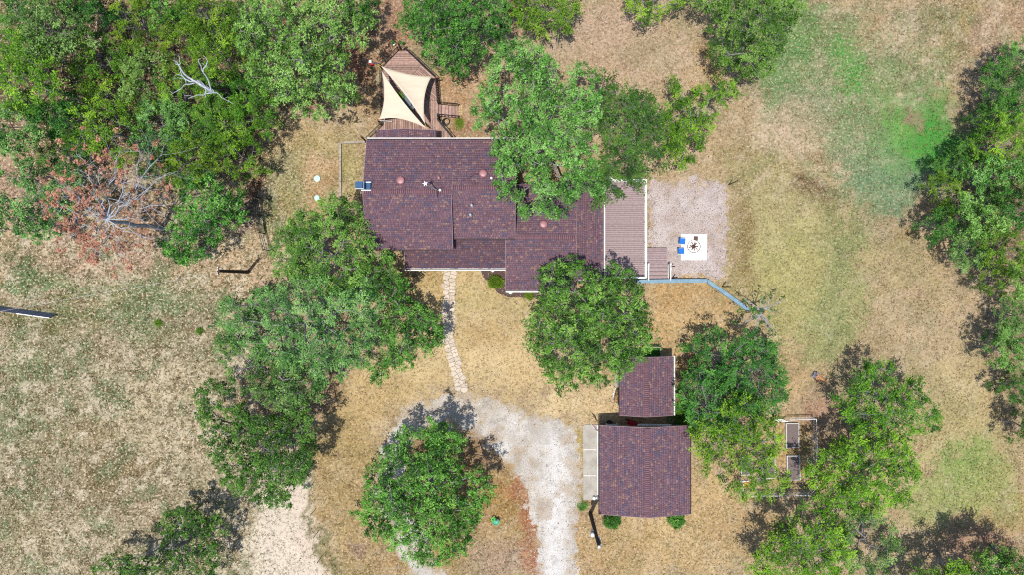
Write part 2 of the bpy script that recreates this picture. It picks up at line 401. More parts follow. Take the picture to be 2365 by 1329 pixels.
# ------------------------------------------------------------------ ground
# each patch: centre px, radii px, rotation deg, photo colour, strength
BASE = (192, 165, 126)
PATCH = [
 # left field
 (250, 1000, 560, 420, 0, (176, 162, 130), 0.79), (250, 1000, 560, 420, 0, (176, 162, 130), 0.79), (300, 680, 420, 130, -8, (190, 162, 136), 0.79),
 (90, 650, 120, 34, -5, (104, 136, 84), 0.9), (330, 700, 190, 60, -10, (116, 134, 90), 0.85), (130, 735, 130, 44, 0, (112, 118, 66), 0.8),
 (100, 850, 120, 90, 0, (140, 140, 100), 0.5), (420, 800, 130, 50, 0, (150, 142, 108), 0.5), (300, 560, 200, 70, 0, (200, 160, 135), 0.7),
 (560, 590, 80, 50, 0, (215, 180, 140), 0.7), (545, 640, 70, 40, -20, (215, 178, 140), 0.7), (400, 960, 260, 120, 0, (200, 178, 140), 0.6),
 (200, 1150, 200, 90, 0, (158, 138, 108), 0.6), (160, 1260, 150, 70, 0, (205, 185, 155), 0.6), (250, 1100, 90, 60, 0, (140, 118, 76), 0.5),
 (60, 430, 80, 60, 0, (190, 150, 130), 0.8),
 # pale bare strip and the mown strip beside it
 (650, 1262, 92, 165, 0, (240, 220, 194), 1.0), (655, 1250, 85, 140, 0, (242, 222, 196), 0.9), (650, 1110, 70, 60, 0, (220, 200, 172), 0.8), (708, 1262, 22, 40, 0, (215, 150, 110), 0.8), (620, 1330, 60, 30, 0, (225, 200, 170), 0.7),
 (790, 1130, 70, 260, 0, (180, 152, 102), 1.0), (820, 950, 110, 70, 0, (204, 174, 120), 0.9), (770, 1000, 40, 80, 0, (160, 138, 84), 0.6),
 (810, 1260, 26, 24, 0, (150, 120, 105), 0.8), (900, 1300, 60, 40, 0, (160, 125, 75), 0.7),
 # front lawn
 (1080, 760, 190, 150, 0, (216, 188, 136), 1.0), (1000, 640, 70, 60, 0, (185, 150, 80), 0.6), (1200, 850, 140, 70, 0, (224, 194, 142), 0.9), (920, 890, 120, 50, 0, (214, 184, 130), 0.8),
 (1120, 700, 60, 40, 0, (185, 165, 95), 0.5), (1210, 700, 40, 25, 0, (180, 170, 90), 0.5), (1130, 790, 60, 60, 0, (188, 150, 92), 0.5),
 (1380, 930, 130, 50, 0, (224, 194, 146), 0.9),
 # drive island
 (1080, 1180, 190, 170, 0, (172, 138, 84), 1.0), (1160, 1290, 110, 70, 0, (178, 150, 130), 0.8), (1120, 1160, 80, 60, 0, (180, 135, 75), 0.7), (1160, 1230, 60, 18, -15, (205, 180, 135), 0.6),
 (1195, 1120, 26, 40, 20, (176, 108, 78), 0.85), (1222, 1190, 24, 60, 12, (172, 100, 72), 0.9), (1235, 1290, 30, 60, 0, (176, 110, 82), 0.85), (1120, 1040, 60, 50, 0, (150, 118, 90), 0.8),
 # by the garage
 (1360, 1250, 40, 110, 0, (180, 145, 105), 0.9), (1480, 1260, 190, 80, 0, (202, 170, 118), 1.0), (1420, 1300, 80, 40, 0, (178, 142, 90), 0.6), (1640, 1180, 80, 120, 0, (205, 172, 120), 0.9), (1345, 1160, 26, 30, 0, (128, 128, 70), 0.7), (1335, 1025, 30, 22, 0, (190, 165, 100), 0.8),
 # east lawn between wall and trees
 (1600, 720, 130, 70, 0, (208, 172, 118), 1.0), (1560, 690, 60, 25, 0, (190, 140, 80), 0.6), (1690, 670, 60, 20, 0, (140, 140, 70), 0.5), (1550, 770, 60, 70, 0, (208, 172, 118), 0.7), (1640, 700, 40, 30, 0, (170, 125, 75), 0.5),
 (1580, 955, 28, 50, 0, (70, 120, 35), 0.95), (1590, 860, 40, 60, 0, (165, 120, 80), 0.6),
 # top middle
 (1400, 110, 220, 90, 0, (196, 166, 138), 1.0), (1330, 150, 100, 50, 0, (200, 168, 125), 0.6), (1500, 120, 60, 40, 0, (150, 145, 95), 0.6), (1620, 160, 40, 80, 0, (190, 150, 95), 0.6), (1645, 120, 16, 40, 0, (150, 95, 30), 0.7),
 (900, 40, 60, 80, 0, (172, 128, 102), 1.0), (830, 140, 50, 70, 0, (160, 105, 80), 0.9), (860, 240, 40, 60, 0, (185, 150, 110), 0.8), (1060, 210, 60, 70, 0, (192, 150, 112), 0.9), (1075, 300, 40, 50, 0, (180, 135, 105), 0.8), (1060, 290, 14, 22, 0, (110, 140, 50), 0.7), (1195, 30, 30, 70, 0, (165, 110, 88), 0.8),
 # side lawn with tank lids
 (700, 350, 130, 90, 0, (184, 166, 116), 1.0), (660, 440, 60, 90, 0, (150, 148, 100), 0.8), (720, 310, 60, 40, 0, (196, 162, 108), 0.6), (735, 420, 30, 60, 0, (196, 152, 108), 0.8), (775, 400, 16, 90, 0, (150, 142, 70), 0.7), (815, 400, 26, 60, 0, (196, 178, 120), 0.8), (690, 480, 50, 40, 0, (190, 165, 90), 0.7), (610, 470, 20, 90, 0, (120, 132, 88), 0.7),
 (575, 425, 18, 18, 0, (196, 120, 85), 0.9), (560, 470, 40, 60, 0, (140, 115, 105), 0.8),
 # east field, upper
 (1950, 180, 260, 200, 0, (168, 154, 116), 1.0), (1850, 80, 60, 90, 15, (112, 142, 76), 0.8), (1975, 160, 42, 60, 0, (82, 150, 62), 0.95), (1945, 90, 50, 50, 0, (130, 145, 88), 0.6), (2020, 60, 40, 60, 0, (150, 135, 90), 0.5),
 (2120, 310, 130, 120, 0, (104, 156, 84), 0.9), (2165, 280, 75, 68, 0, (66, 158, 54), 1.0), (2075, 295, 50, 66, 0, (108, 172, 62), 0.95), (2140, 365, 66, 50, 0, (72, 160, 54), 1.0), (2120, 225, 120, 24, 0, (128, 160, 92), 0.6),
 (2080, 120, 100, 60, -35, (172, 160, 120), 0.7), (2200, 70, 120, 50, -40, (158, 142, 88), 0.7), (2310, 60, 90, 40, -40, (196, 162, 128), 0.9), (2210, 170, 60, 80, -40, (150, 150, 80), 0.6), (2240, 220, 40, 80, 0, (200, 172, 138), 0.8),
 (1840, 290, 100, 60, 0, (206, 180, 146), 0.95), (1780, 260, 60, 40, 0, (210, 184, 150), 0.6), (1830, 205, 130, 40, 0, (140, 145, 112), 0.6), (1760, 350, 110, 50, -10, (168, 150, 100), 0.7), (1880, 340, 80, 40, 0, (165, 140, 100), 0.6),
 (1720, 400, 60, 30, 0, (132, 138, 80), 0.6),
 # east field, middle
 (1850, 580, 190, 210, 0, (178, 164, 112), 1.0), (1885, 432, 52, 34, 25, (108, 84, 56), 1.0), (1930, 460, 40, 50, 35, (118, 112, 62), 0.7), (1820, 640, 90, 90, 30, (192, 180, 104), 0.8), (1900, 700, 70, 60, 20, (172, 170, 96), 0.7), (1940, 600, 30, 110, 20, (128, 136, 82), 0.75), (1910, 520, 24, 60, 25, (112, 130, 70), 0.7), (1715, 560, 36, 110, 0, (142, 118, 74), 0.85),
 (2000, 450, 70, 60, 0, (125, 145, 100), 0.7), (2060, 500, 70, 40, 0, (170, 148, 116), 0.7), (2090, 560, 60, 30, 0, (168, 140, 80), 0.7), (2080, 650, 140, 90, 0, (184, 162, 118), 0.9), (2240, 720, 120, 120, 0, (198, 172, 136), 1.0), (2040, 780, 80, 60, 0, (180, 155, 118), 0.8), (2090, 690, 30, 24, 0, (200, 165, 140), 0.6),
 (1830, 730, 80, 60, 0, (168, 152, 92), 0.6), (1920, 780, 90, 70, 0, (152, 152, 92), 0.7), (1820, 870, 60, 60, 0, (200, 168, 120), 0.7), (1890, 920, 60, 50, 0, (190, 155, 125), 0.7),
 # lower right
 (2240, 1000, 150, 190, 0, (190, 172, 120), 1.0), (2240, 1080, 50, 60, 0, (128, 158, 72), 0.8), (2230, 1130, 90, 40, 0, (165, 165, 88), 0.7), (2320, 900, 60, 90, 0, (196, 168, 122), 0.8), (2150, 1200, 70, 60, 0, (178, 165, 118), 0.7), (2270, 1260, 110, 60, 0, (172, 130, 105), 0.8), (2330, 1180, 60, 60, 0, (178, 158, 92), 0.7),
 (1900, 1000, 50, 90, 0, (180, 140, 115), 0.8), (1800, 1050, 110, 90, 0, (200, 160, 105), 0.7), (1740, 1220, 90, 70, 0, (190, 158, 112), 0.9),
 # leaf litter under the woods
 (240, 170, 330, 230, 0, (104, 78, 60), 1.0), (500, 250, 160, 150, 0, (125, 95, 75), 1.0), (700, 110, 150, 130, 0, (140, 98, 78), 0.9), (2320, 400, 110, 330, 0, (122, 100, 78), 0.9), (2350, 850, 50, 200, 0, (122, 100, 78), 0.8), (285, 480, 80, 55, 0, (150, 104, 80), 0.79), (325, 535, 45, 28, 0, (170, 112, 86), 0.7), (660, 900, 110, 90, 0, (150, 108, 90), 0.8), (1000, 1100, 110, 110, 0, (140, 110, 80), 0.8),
 # stronger greens and bare tones seen in the photograph
 (1930, 120, 120, 90, 20, (112, 148, 86), 0.85), (1900, 230, 120, 70, 0, (124, 148, 104), 0.82), (2030, 200, 90, 120, 0, (116, 150, 86), 0.82), (2040, 400, 120, 70, 0, (112, 148, 98), 0.8), (1800, 130, 50, 110, 10, (105, 148, 80), 0.8), (1990, 330, 60, 90, 0, (130, 140, 92), 0.6),
 (2150, 150, 90, 40, -40, (140, 158, 108), 0.6), (2030, 40, 50, 40, 0, (205, 170, 130), 0.6), (2080, 60, 60, 50, 0, (208, 184, 150), 0.7), (1925, 55, 40, 30, 0, (200, 172, 138), 0.6), (1820, 320, 60, 40, 0, (222, 196, 168), 0.7), (1860, 270, 60, 40, 0, (216, 188, 156), 0.7),
 (1975, 120, 26, 40, 0, (85, 160, 62), 0.9), (1990, 190, 40, 50, 0, (92, 158, 70), 0.8), (2150, 400, 36, 30, 0, (88, 165, 58), 0.8), (2050, 360, 60, 30, 20, (98, 155, 80), 0.7),
 (660, 300, 70, 30, 0, (200, 168, 122), 0.7), (640, 360, 50, 40, 0, (150, 150, 104), 0.6), (700, 380, 36, 40, 0, (205, 178, 128), 0.7), (650, 480, 30, 60, 0, (178, 158, 100), 0.7), (625, 530, 26, 30, 0, (130, 140, 90), 0.6),
 (260, 640, 120, 40, 0, (214, 182, 150), 0.7), (420, 640, 100, 40, -10, (210, 178, 140), 0.7), (180, 750, 60, 30, 0, (216, 188, 154), 0.7), (240, 690, 50, 26, 0, (228, 198, 150), 0.7), (330, 760, 100, 40, 0, (140, 148, 104), 0.6), (60, 830, 70, 70, 0, (132, 148, 100), 0.6), (380, 700, 90, 40, 0, (122, 142, 96), 0.7), (200, 660, 60, 26, 0, (120, 142, 92), 0.6), (350, 870, 120, 60, 0, (216, 192, 158), 0.6), (250, 920, 60, 40, 0, (126, 140, 104), 0.5), (420, 1010, 120, 80, 0, (206, 184, 150), 0.6), (120, 1000, 70, 60, 0, (150, 140, 100), 0.6), (340, 1080, 70, 50, 0, (142, 116, 74), 0.5), (210, 1020, 60, 40, 0, (146, 120, 78), 0.5), (60, 1220, 60, 60, 0, (138, 124, 80), 0.5), (330, 1180, 60, 40, 0, (198, 170, 140), 0.5),
 (1790, 540, 60, 90, 10, (196, 184, 128), 0.7), (1850, 500, 50, 60, 20, (190, 172, 126), 0.6), (1960, 690, 40, 90, 15, (138, 150, 84), 0.7), (2180, 680, 60, 50, 0, (190, 158, 98), 0.6), (2020, 570, 70, 60, 0, (160, 150, 112), 0.6), (2000, 620, 50, 40, 0, (200, 170, 128), 0.6),
 (1120, 840, 60, 40, 0, (228, 200, 150), 0.82), (1010, 700, 30, 60, 0, (214, 180, 122), 0.8), (1150, 770, 50, 40, 20, (196, 162, 106), 0.7), (1090, 690, 50, 30, 0, (198, 182, 118), 0.7), (960, 850, 50, 30, 0, (226, 198, 148), 0.8), (1300, 950, 80, 30, 0, (226, 198, 150), 0.8), (1560, 1230, 60, 60, 0, (214, 186, 136), 0.75), (1420, 1270, 40, 40, 0, (180, 146, 98), 0.7), (1640, 1270, 60, 40, 0, (206, 178, 132), 0.75), (2170, 880, 70, 60, 0, (206, 180, 134), 0.75), (2200, 960, 50, 70, 0, (178, 162, 104), 0.7), (2130, 790, 60, 40, 0, (200, 176, 140), 0.7), (2040, 850, 40, 30, 0, (120, 120, 84), 0.5), (630, 310, 40, 40, 0, (206, 176, 132), 0.8), (735, 375, 30, 26, 0, (214, 176, 138), 0.8), (705, 440, 24, 60, 0, (140, 144, 92), 0.7),
 (2124, 262, 16, 30, -18, (178, 128, 122), 1.0), (1830, 60, 60, 90, 10, (92, 148, 74), 0.85), (1800, 160, 60, 60, 0, (104, 146, 88), 0.8), (1972, 150, 46, 62, 0, (84, 158, 66), 0.95), (2010, 330, 90, 70, 0, (124, 150, 104), 0.8), (2060, 430, 130, 50, 0, (116, 146, 108), 0.8), (2240, 1075, 70, 70, 0, (118, 158, 74), 0.85), (2200, 1140, 100, 60, 0, (152, 166, 92), 0.8), (2290, 1110, 60, 90, 0, (172, 170, 100), 0.8), (1850, 640, 120, 140, 25, (178, 172, 112), 0.85), (1930, 740, 70, 90, 15, (148, 156, 98), 0.8), (1920, 620, 34, 130, 22, (126, 142, 88), 0.82),
]
PALE = [tuple(P(x, y)[:2]) for x, y in [(600, 1400), (604, 1270), (586, 1195), (618, 1150), (664, 1124), (712, 1112), (724, 1190), (734, 1260), (745, 1400)]]
def ground_colour(X, Y):
    """own colour of the grass/soil at world X, Y"""
    wx = X + 1.6 * (fbm(X * 0.35, Y * 0.35, 1) - 0.5) * 2.6 + 0.5 * (fbm(X * 1.6, Y * 1.6, 2, 3) - 0.5) * 2
    wy = Y + 1.6 * (fbm(X * 0.35, Y * 0.35, 11) - 0.5) * 2.6 + 0.5 * (fbm(X * 1.6, Y * 1.6, 12, 3) - 0.5) * 2
    px = wx * PXM + CX; py = -wy * PXM + CY
    c = np.empty(X.shape + (3,)); c[...] = G(*BASE)
    brk = fbm(X * 1.1, Y * 1.1, 21, 4); brk2 = fbm(X * 2.6, Y * 2.6, 25, 4)
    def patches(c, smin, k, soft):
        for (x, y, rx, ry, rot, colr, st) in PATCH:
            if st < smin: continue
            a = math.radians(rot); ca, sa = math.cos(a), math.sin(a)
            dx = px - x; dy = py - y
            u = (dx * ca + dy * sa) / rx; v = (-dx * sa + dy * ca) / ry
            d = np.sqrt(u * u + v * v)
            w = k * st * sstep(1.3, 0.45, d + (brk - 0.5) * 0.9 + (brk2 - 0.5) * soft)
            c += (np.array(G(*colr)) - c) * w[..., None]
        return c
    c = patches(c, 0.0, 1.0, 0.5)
    # green, bare and brown mottling; strongest in the left field
    n1 = fbm(X * 0.55, Y * 0.55, 31, 5); n2 = fbm(X * 0.9, Y * 0.9, 41, 5); n3 = fbm(X * 2.4, Y * 2.4, 51, 3)
    lawn = np.exp(-(((px - 1250) / 480) ** 4 + ((py - 850) / 420) ** 4))
    left = sstep(760, 560, px) * sstep(360, 560, py)
    east = sstep(1640, 1760, px) * sstep(480, 300, py)
    mw = 0.34 + 0.6 * left + 0.3 * east
    g = sstep(0.52, 0.66, n1) * mw * (1 - 0.7 * lawn)
    c += (np.array(G(106, 126, 84)) - c) * (0.75 * g)[..., None]
    g = sstep(0.54, 0.68, n2) * mw
    c += (np.array(G(226, 206, 176)) - c) * (0.8 * g)[..., None]
    g = sstep(0.53, 0.68, n3) * mw
    c += (np.array(G(112, 98, 64)) - c) * (0.75 * g)[..., None]
    c = patches(c, 0.8, 0.42, 1.7)
    # mower passes
    st1 = np.exp(-(((px - 785) / 60) ** 4 + ((py - 1120) / 230) ** 4))
    c *= (1 + 0.07 * st1 * np.sin(px / 15.0 * 2 * np.pi / 1.6))[..., None]
    q = (px * 0.87 + py * -0.5)
    st2 = np.exp(-(((px - 1900) / 230) ** 4 + ((py - 640) / 200) ** 4)) + 0.8 * np.exp(-(((px - 2180) / 170) ** 4 + ((py - 140) / 150) ** 4))
    q2 = np.where(px > 2020, px * 0.62 + py * 0.78, q)
    c *= (1 + 0.08 * st2 * np.sin(q2 / 26.0 * 2 * np.pi + 2 * (brk - 0.5)))[..., None]
    st3 = np.exp(-(((px - 680) / 70) ** 4 + ((py - 400) / 110) ** 4))
    c *= (1 + 0.08 * st3 * np.sin((px + 0.25 * py) / 18.0 * 2 * np.pi))[..., None]
    c *= (0.82 + 0.36 * fbm(X * 0.8, Y * 0.8, 61, 5))[..., None]
    # bare strip with a firm edge along the old fence line, rank grass on the line itself
    pale = sdist(wx * 0.35 + X * 0.65, wy * 0.35 + Y * 0.65, PALE)
    w = sstep(-0.5, 0.35, pale + (brk2 - 0.5) * 1.6) * 0.85
    c += (np.array(G(240, 220, 198)) * (0.86 + 0.28 * n2[..., None]) - c) * w[..., None]
    lx = 720 + (py - 1110) * 0.115 + (brk2 - 0.5) * 8
    w = sstep(9, 2, np.abs(px - lx)) * sstep(1090, 1120, py) * sstep(1400, 1380, py) * 0.75
    c += (np.array(G(112, 112, 62)) - c) * w[..., None]
    c *= np.array([1.02, 1.05, 1.09]) * (1 - left[..., None] * np.array([0.05, 0.01, 0.0]))
    return np.clip(c, 0.01, 0.9)

gx = np.concatenate([-np.geomspace(3500, 56, 14), np.arange(-54, 54.01, 0.24), np.geomspace(56, 3500, 14)])
gy = np.concatenate([-np.geomspace(3500, 34, 14), np.arange(-32, 32.01, 0.24), np.geomspace(34, 3500, 14)])
GX, GY = np.meshgrid(gx, gy, indexing='ij')
nx, ny = GX.shape
gz = (fbm(GX * 0.9, GY * 0.9, 71, 4) - 0.5) * 0.05 - 0.005
gv = np.stack([GX, GY, gz], -1).reshape(-1, 3)
idx = np.arange(nx * ny).reshape(nx, ny)
gf = np.stack([idx[:-1, :-1], idx[1:, :-1], idx[1:, 1:], idx[:-1, 1:]], -1).reshape(-1, 4)
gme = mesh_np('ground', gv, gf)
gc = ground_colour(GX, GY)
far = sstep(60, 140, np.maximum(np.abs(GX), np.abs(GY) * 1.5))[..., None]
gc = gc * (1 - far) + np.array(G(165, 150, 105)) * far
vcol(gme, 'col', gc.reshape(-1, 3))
px_ = GX * PXM + CX; py_ = -GY * PXM + CY
speck = 0.62 + 0.38 * sstep(760, 560, px_) - 0.2 * np.exp(-(((px_ - 1150) / 300) ** 2 + ((py_ - 900) / 300) ** 2)) - 0.12 * sstep(1650, 1800, px_) * sstep(380, 480, py_) - 0.5 * np.exp(-(((px_ - 2130) / 110) ** 4 + ((py_ - 310) / 110) ** 4)) - 0.35 * np.exp(-(((px_ - 650) / 90) ** 4 + ((py_ - 1260) / 140) ** 4))
vflt(gme, 'speck', speck.ravel())

def ground_mat():
    m, nt, b = node_mat('dry_grass_ground')
    N, L = nt.nodes, nt.links
    at = N.new('ShaderNodeAttribute'); at.attribute_name = 'col'
    sp = N.new('ShaderNodeAttribute'); sp.attribute_name = 'speck'
    tc = N.new('ShaderNodeTexCoord')
    def noise(scale, det=4, rough=0.6):
        n = N.new('ShaderNodeTexNoise'); n.inputs['Scale'].default_value = scale; n.inputs['Detail'].default_value = det
        n.inputs['Roughness'].default_value = rough
        L.new(tc.outputs['Object'], n.inputs['Vector']); return n.outputs['Fac']
    def ramp(src, lo, hi, a, bb):
        r = N.new('ShaderNodeMapRange'); r.inputs['From Min'].default_value = lo; r.inputs['From Max'].default_value = hi
        r.inputs['To Min'].default_value = a; r.inputs['To Max'].default_value = bb
        L.new(src, r.inputs['Value']); return r.outputs['Result']
    def mul(a, bb):
        x = N.new('ShaderNodeMath'); x.operation = 'MULTIPLY'; L.new(a, x.inputs[0]); L.new(bb, x.inputs[1]); return x.outputs[0]
    def mixc(fac, a, colr):
        x = N.new('ShaderNodeMix'); x.data_type = 'RGBA'; L.new(fac, x.inputs['Factor']); L.new(a, x.inputs['A'])
        x.inputs['B'].default_value = (*colr, 1); return x.outputs['Result']
    c = at.outputs['Color']
    c = mixc(mul(ramp(noise(3.3, 5, 0.7), 0.50, 0.60, 0, 0.85), sp.outputs['Fac']), c, G(100, 86, 54))
    c = mixc(mul(ramp(noise(4.7, 5, 0.7), 0.52, 0.63, 0, 0.95), sp.outputs['Fac']), c, G(244, 220, 190))
    c = mixc(mul(ramp(noise(2.1, 4, 0.6), 0.60, 0.74, 0, 0.5), sp.outputs['Fac']), c, G(112, 124, 62))
    v = ramp(noise(10.0, 5, 0.85), 0.3, 0.7, 0.64, 1.40)
    mx = N.new('ShaderNodeMix'); mx.data_type = 'RGBA'; mx.blend_type = 'MULTIPLY'; mx.inputs['Factor'].default_value = 1
    L.new(c, mx.inputs['A']); L.new(v, mx.inputs['B'])
    L.new(mx.outputs['Result'], b.inputs['Base Color'])
    b.inputs['Roughness'].default_value = 0.95; b.inputs['Specular IOR Level'].default_value = 0.1
    bp = N.new('ShaderNodeBump'); bp.inputs['Strength'].default_value = 0.9; bp.inputs['Distance'].default_value = 0.10
    L.new(noise(9.0, 6, 0.75), bp.inputs['Height']); L.new(bp.outputs['Normal'], b.inputs['Normal'])
    return m
GROUND = ground_mat()
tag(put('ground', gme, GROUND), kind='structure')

def W2(pts, z=0.0): return [tuple(P(x, y, z)[:2]) for x, y in pts]

# gravel sheets: thin layers of stone whose ragged rim dips below the soil
DRIVE = W2([(955, 1360), (905, 1250), (868, 1150), (870, 1060), (896, 985), (945, 930), (1055, 898), (1150, 922), (1212, 944), (1290, 972), (1342, 1000), (1346, 1160), (1336, 1205), (1326, 1360),
            (1232, 1360), (1240, 1250), (1214, 1150), (1182, 1090), (1130, 1034), (1075, 995), (1000, 990), (945, 1035), (935, 1100), (962, 1200), (1030, 1330), (1032, 1360)])
PATIO = W2([(1494, 412), (1600, 408), (1684, 424), (1690, 500), (1682, 600), (1672, 642), (1545, 648), (1496, 640)])
def gravel(name, poly, cols, label, warp, step=0.16, z0=0.05):
    xs = [p[0] for p in poly]; ys = [p[1] for p in poly]
    X, Y = np.meshgrid(np.arange(min(xs) - 1.5, max(xs) + 1.5, step), np.arange(min(ys) - 1.5, max(ys) + 1.5, step), indexing='ij')
    wx = X + (fbm(X * 0.5, Y * 0.5, 81) - 0.5) * warp; wy = Y + (fbm(X * 0.5, Y * 0.5, 85) - 0.5) * warp
    d = sdist(wx, wy, poly) + (fbm(X * 2.2, Y * 2.2, 88, 5) - 0.5) * warp * 1.8
    z = z0 * sstep(-0.6, 1.0, d) * 2 - 0.045 + (fbm(X * 3, Y * 3, 91, 3) - 0.5) * 0.06
    nx, ny = X.shape
    idx = np.arange(nx * ny).reshape(nx, ny)
    f = np.stack([idx[:-1, :-1], idx[1:, :-1], idx[1:, 1:], idx[:-1, 1:]], -1).reshape(-1, 4)
    keep = (d.ravel()[f] > -0.8).any(1)
    f = f[keep]
    used = np.unique(f); rem = np.zeros(nx * ny, int); rem[used] = np.arange(len(used))
    me = mesh_np(name, np.stack([X, Y, z], -1).reshape(-1, 3)[used], rem[f])
    n = fbm(X * 0.7, Y * 0.7, 95, 5)[..., None]; n2 = sstep(0.5, 0.75, fbm(X * 1.3, Y * 1.3, 99, 4))[..., None]
    c = np.array(cols[0]) * (1 - sstep(0.35, 0.7, n)) + np.array(cols[1]) * sstep(0.35, 0.7, n)
    c = c * (1 - 0.7 * n2) + np.array(cols[2]) * 0.7 * n2
    if name == 'gravel_driveway':
        gx_ = X * PXM + CX; gy_ = -Y * PXM + CY
        wt = (np.exp(-((gx_ - 1282 + (gy_ - 1120) * 0.02) / 42) ** 4) * sstep(965, 1040, gy_) * (0.55 + 0.45 * np.cos((gx_ - 1282) / 40 * np.pi)))[..., None]
        c = c + (np.array(G(246, 243, 240)) - c) * 0.8 * wt
        no = sstep(980, 930, gy_)[..., None]
        rut = (np.exp(-((gx_ - 1258 - (gy_ - 1120) * 0.03) / 9) ** 2) + np.exp(-((gx_ - 1305 - (gy_ - 1120) * 0.03) / 9) ** 2)) * sstep(990, 1050, gy_)
        c = c * (1 - 0.07 * (1 - np.clip(rut, 0, 1)) * sstep(1225, 1250, gx_) * sstep(1345, 1320, gx_))[..., None]
        c = c + (np.array(G(200, 186, 166)) - c) * 0.6 * no
    pn = fbm(X * 0.45, Y * 0.45, 141, 5); pn2 = fbm(X * 1.9, Y * 1.9, 151, 4)
    pk = 1.0 if name == 'gravel_driveway' else 0.25
    c = c + (np.array(G(186, 164, 138)) - c) * pk * (0.6 * sstep(0.54, 0.68, pn))[..., None]
    c = c + (np.array(G(150, 142, 130)) - c) * (0.3 * sstep(0.56, 0.70, pn2))[..., None]
    k = sstep(-0.5, 0.8, d + (fbm(X * 1.2, Y * 1.2, 103, 5) - 0.5) * 3.0 + (fbm(X * 0.4, Y * 0.4, 107, 3) - 0.5) * 1.6)[..., None]
    c = ground_colour(X, Y) * (1 - k) + c * k
    vcol(me, 'col', c.reshape(-1, 3)[used])
    m = attr_mat(name + '_stone', 0.95, 0.42 if name == 'gravel_driveway' else 0.62, 17.0, 0.7, 0.15, 22.0)
    o = put(name, me, m); tag(o, label, kind='structure')
    return d
gravel('gravel_driveway', DRIVE, (G(206, 198, 188), G(226, 220, 212), G(196, 176, 150)), 'white gravel driveway looping round the big tree', 0.9)
gravel('gravel_patio', PATIO, (G(200, 184, 178), G(210, 197, 192), G(184, 164, 146)), 'pinkish grey gravel yard beside the wooden deck', 0.7)

# loose stones over the gravel and dry grass tufts over the fields (uncountable)
rng = np.random.RandomState(11)
def scatter_tris(name, X, Y, size, cols, mat_, label, up=0.5, z=0.02, bladelike=True):
    n = len(X)
    az = rng.rand(n) * 2 * np.pi
    L = size * (0.6 + 0.8 * rng.rand(n)); Wd = L * (0.28 if bladelike else 0.8)
    d = np.stack([np.cos(az), np.sin(az), np.zeros(n)], 1); s = np.stack([-np.sin(az), np.cos(az), np.zeros(n)], 1)
    tip = rng.rand(n) * up * L
    p = np.stack([X, Y, np.full(n, z)], 1)
    a = p - s * Wd[:, None] / 2; b = p + s * Wd[:, None] / 2
    c = p + d * L[:, None] * 0.8; c[:, 2] += tip + 0.02
    v = np.stack([a, b, c], 1).reshape(-1, 3)
    me = mesh_np(name, v, np.arange(n * 3).reshape(-1, 3))
    vcol(me, 'col', np.repeat(np.clip(cols, 0.01, 0.9), 3, 0))
    return tag(put(name, me, mat_), label, kind='stuff')
n = 200000
X = rng.uniform(-49, 49, n); Y = rng.uniform(-28, 28, n)
dd = np.maximum(sdist(X, Y, DRIVE), sdist(X, Y, PATIO))
keep = (dd < -0.3 + (rng.rand(n) - 0.5) * 0.8)
X, Y = X[keep], Y[keep]
cl = fbm(X * 1.5, Y * 1.5, 131, 4)
keep = rng.rand(len(X)) < sstep(0.3, 0.62, cl)
X, Y = X[keep], Y[keep]
lf_ = sstep(-16, -24, X)[:, None]
tc_ = ground_colour(X, Y) * (0.5 + 0.62 * rng.rand(len(X)))[:, None] * (1 - lf_ * np.array([0.30, 0.27, 0.42]))
hue = rng.rand(len(X))[:, None]
tc_ = np.where(hue < 0.22, tc_ * np.array([0.72, 0.86, 0.6]), np.where(hue > 0.8, tc_ * np.array([1.15, 1.12, 1.05]), tc_))
TUFT = attr_mat('grass_blade', 0.9)
scatter_tris('dry_grass', X, Y, 0.20, tc_, TUFT, 'short dry grass tufts over the lawns and fields', 0.7)
n = 26000
X = rng.uniform(-14, 21, n); Y = rng.uniform(-28, 11, n)
dd = np.maximum(sdist(X, Y, DRIVE), sdist(X, Y, PATIO)) + (rng.rand(n) - 0.5) * 1.6
keep = dd > -0.1
X, Y = X[keep], Y[keep]
dk_ = (rng.rand(len(X)) < 0.35)[:, None]
cw = np.where(dk_, 0.5, 1.0) * np.where(sdist(X, Y, PATIO)[:, None] > -1.2, np.array(G(190, 172, 166)), np.array(G(232, 228, 220))) * (0.45 + 0.75 * rng.rand(len(X)))[:, None]
scatter_tris('loose_gravel', X, Y, 0.10, cw, TUFT, 'loose pale stones along the gravel', 0.3, 0.06, False)

n = 60000
X = rng.uniform(-48, 48, n); Y = rng.uniform(-27, 27, n)
gcol = ground_colour(X, Y)
dark_ = gcol.sum(1)
prob = 0.10 + 0.55 * sstep(0.42, 0.25, dark_)
kk = (rng.rand(n) < prob) & (np.maximum(sdist(X, Y, DRIVE), sdist(X, Y, PATIO)) < 0.3)
X, Y = X[kk], Y[kk]
lc_ = np.array([G(150, 100, 66), G(120, 80, 58), G(186, 140, 96), G(96, 70, 52)])[rng.randint(0, 4, len(X))] * (0.7 + 0.6 * rng.rand(len(X)))[:, None]
scatter_tris('fallen_leaves', X, Y, 0.12, lc_, TUFT, 'dry brown fallen leaves over the ground', 0.2, 0.03, False)

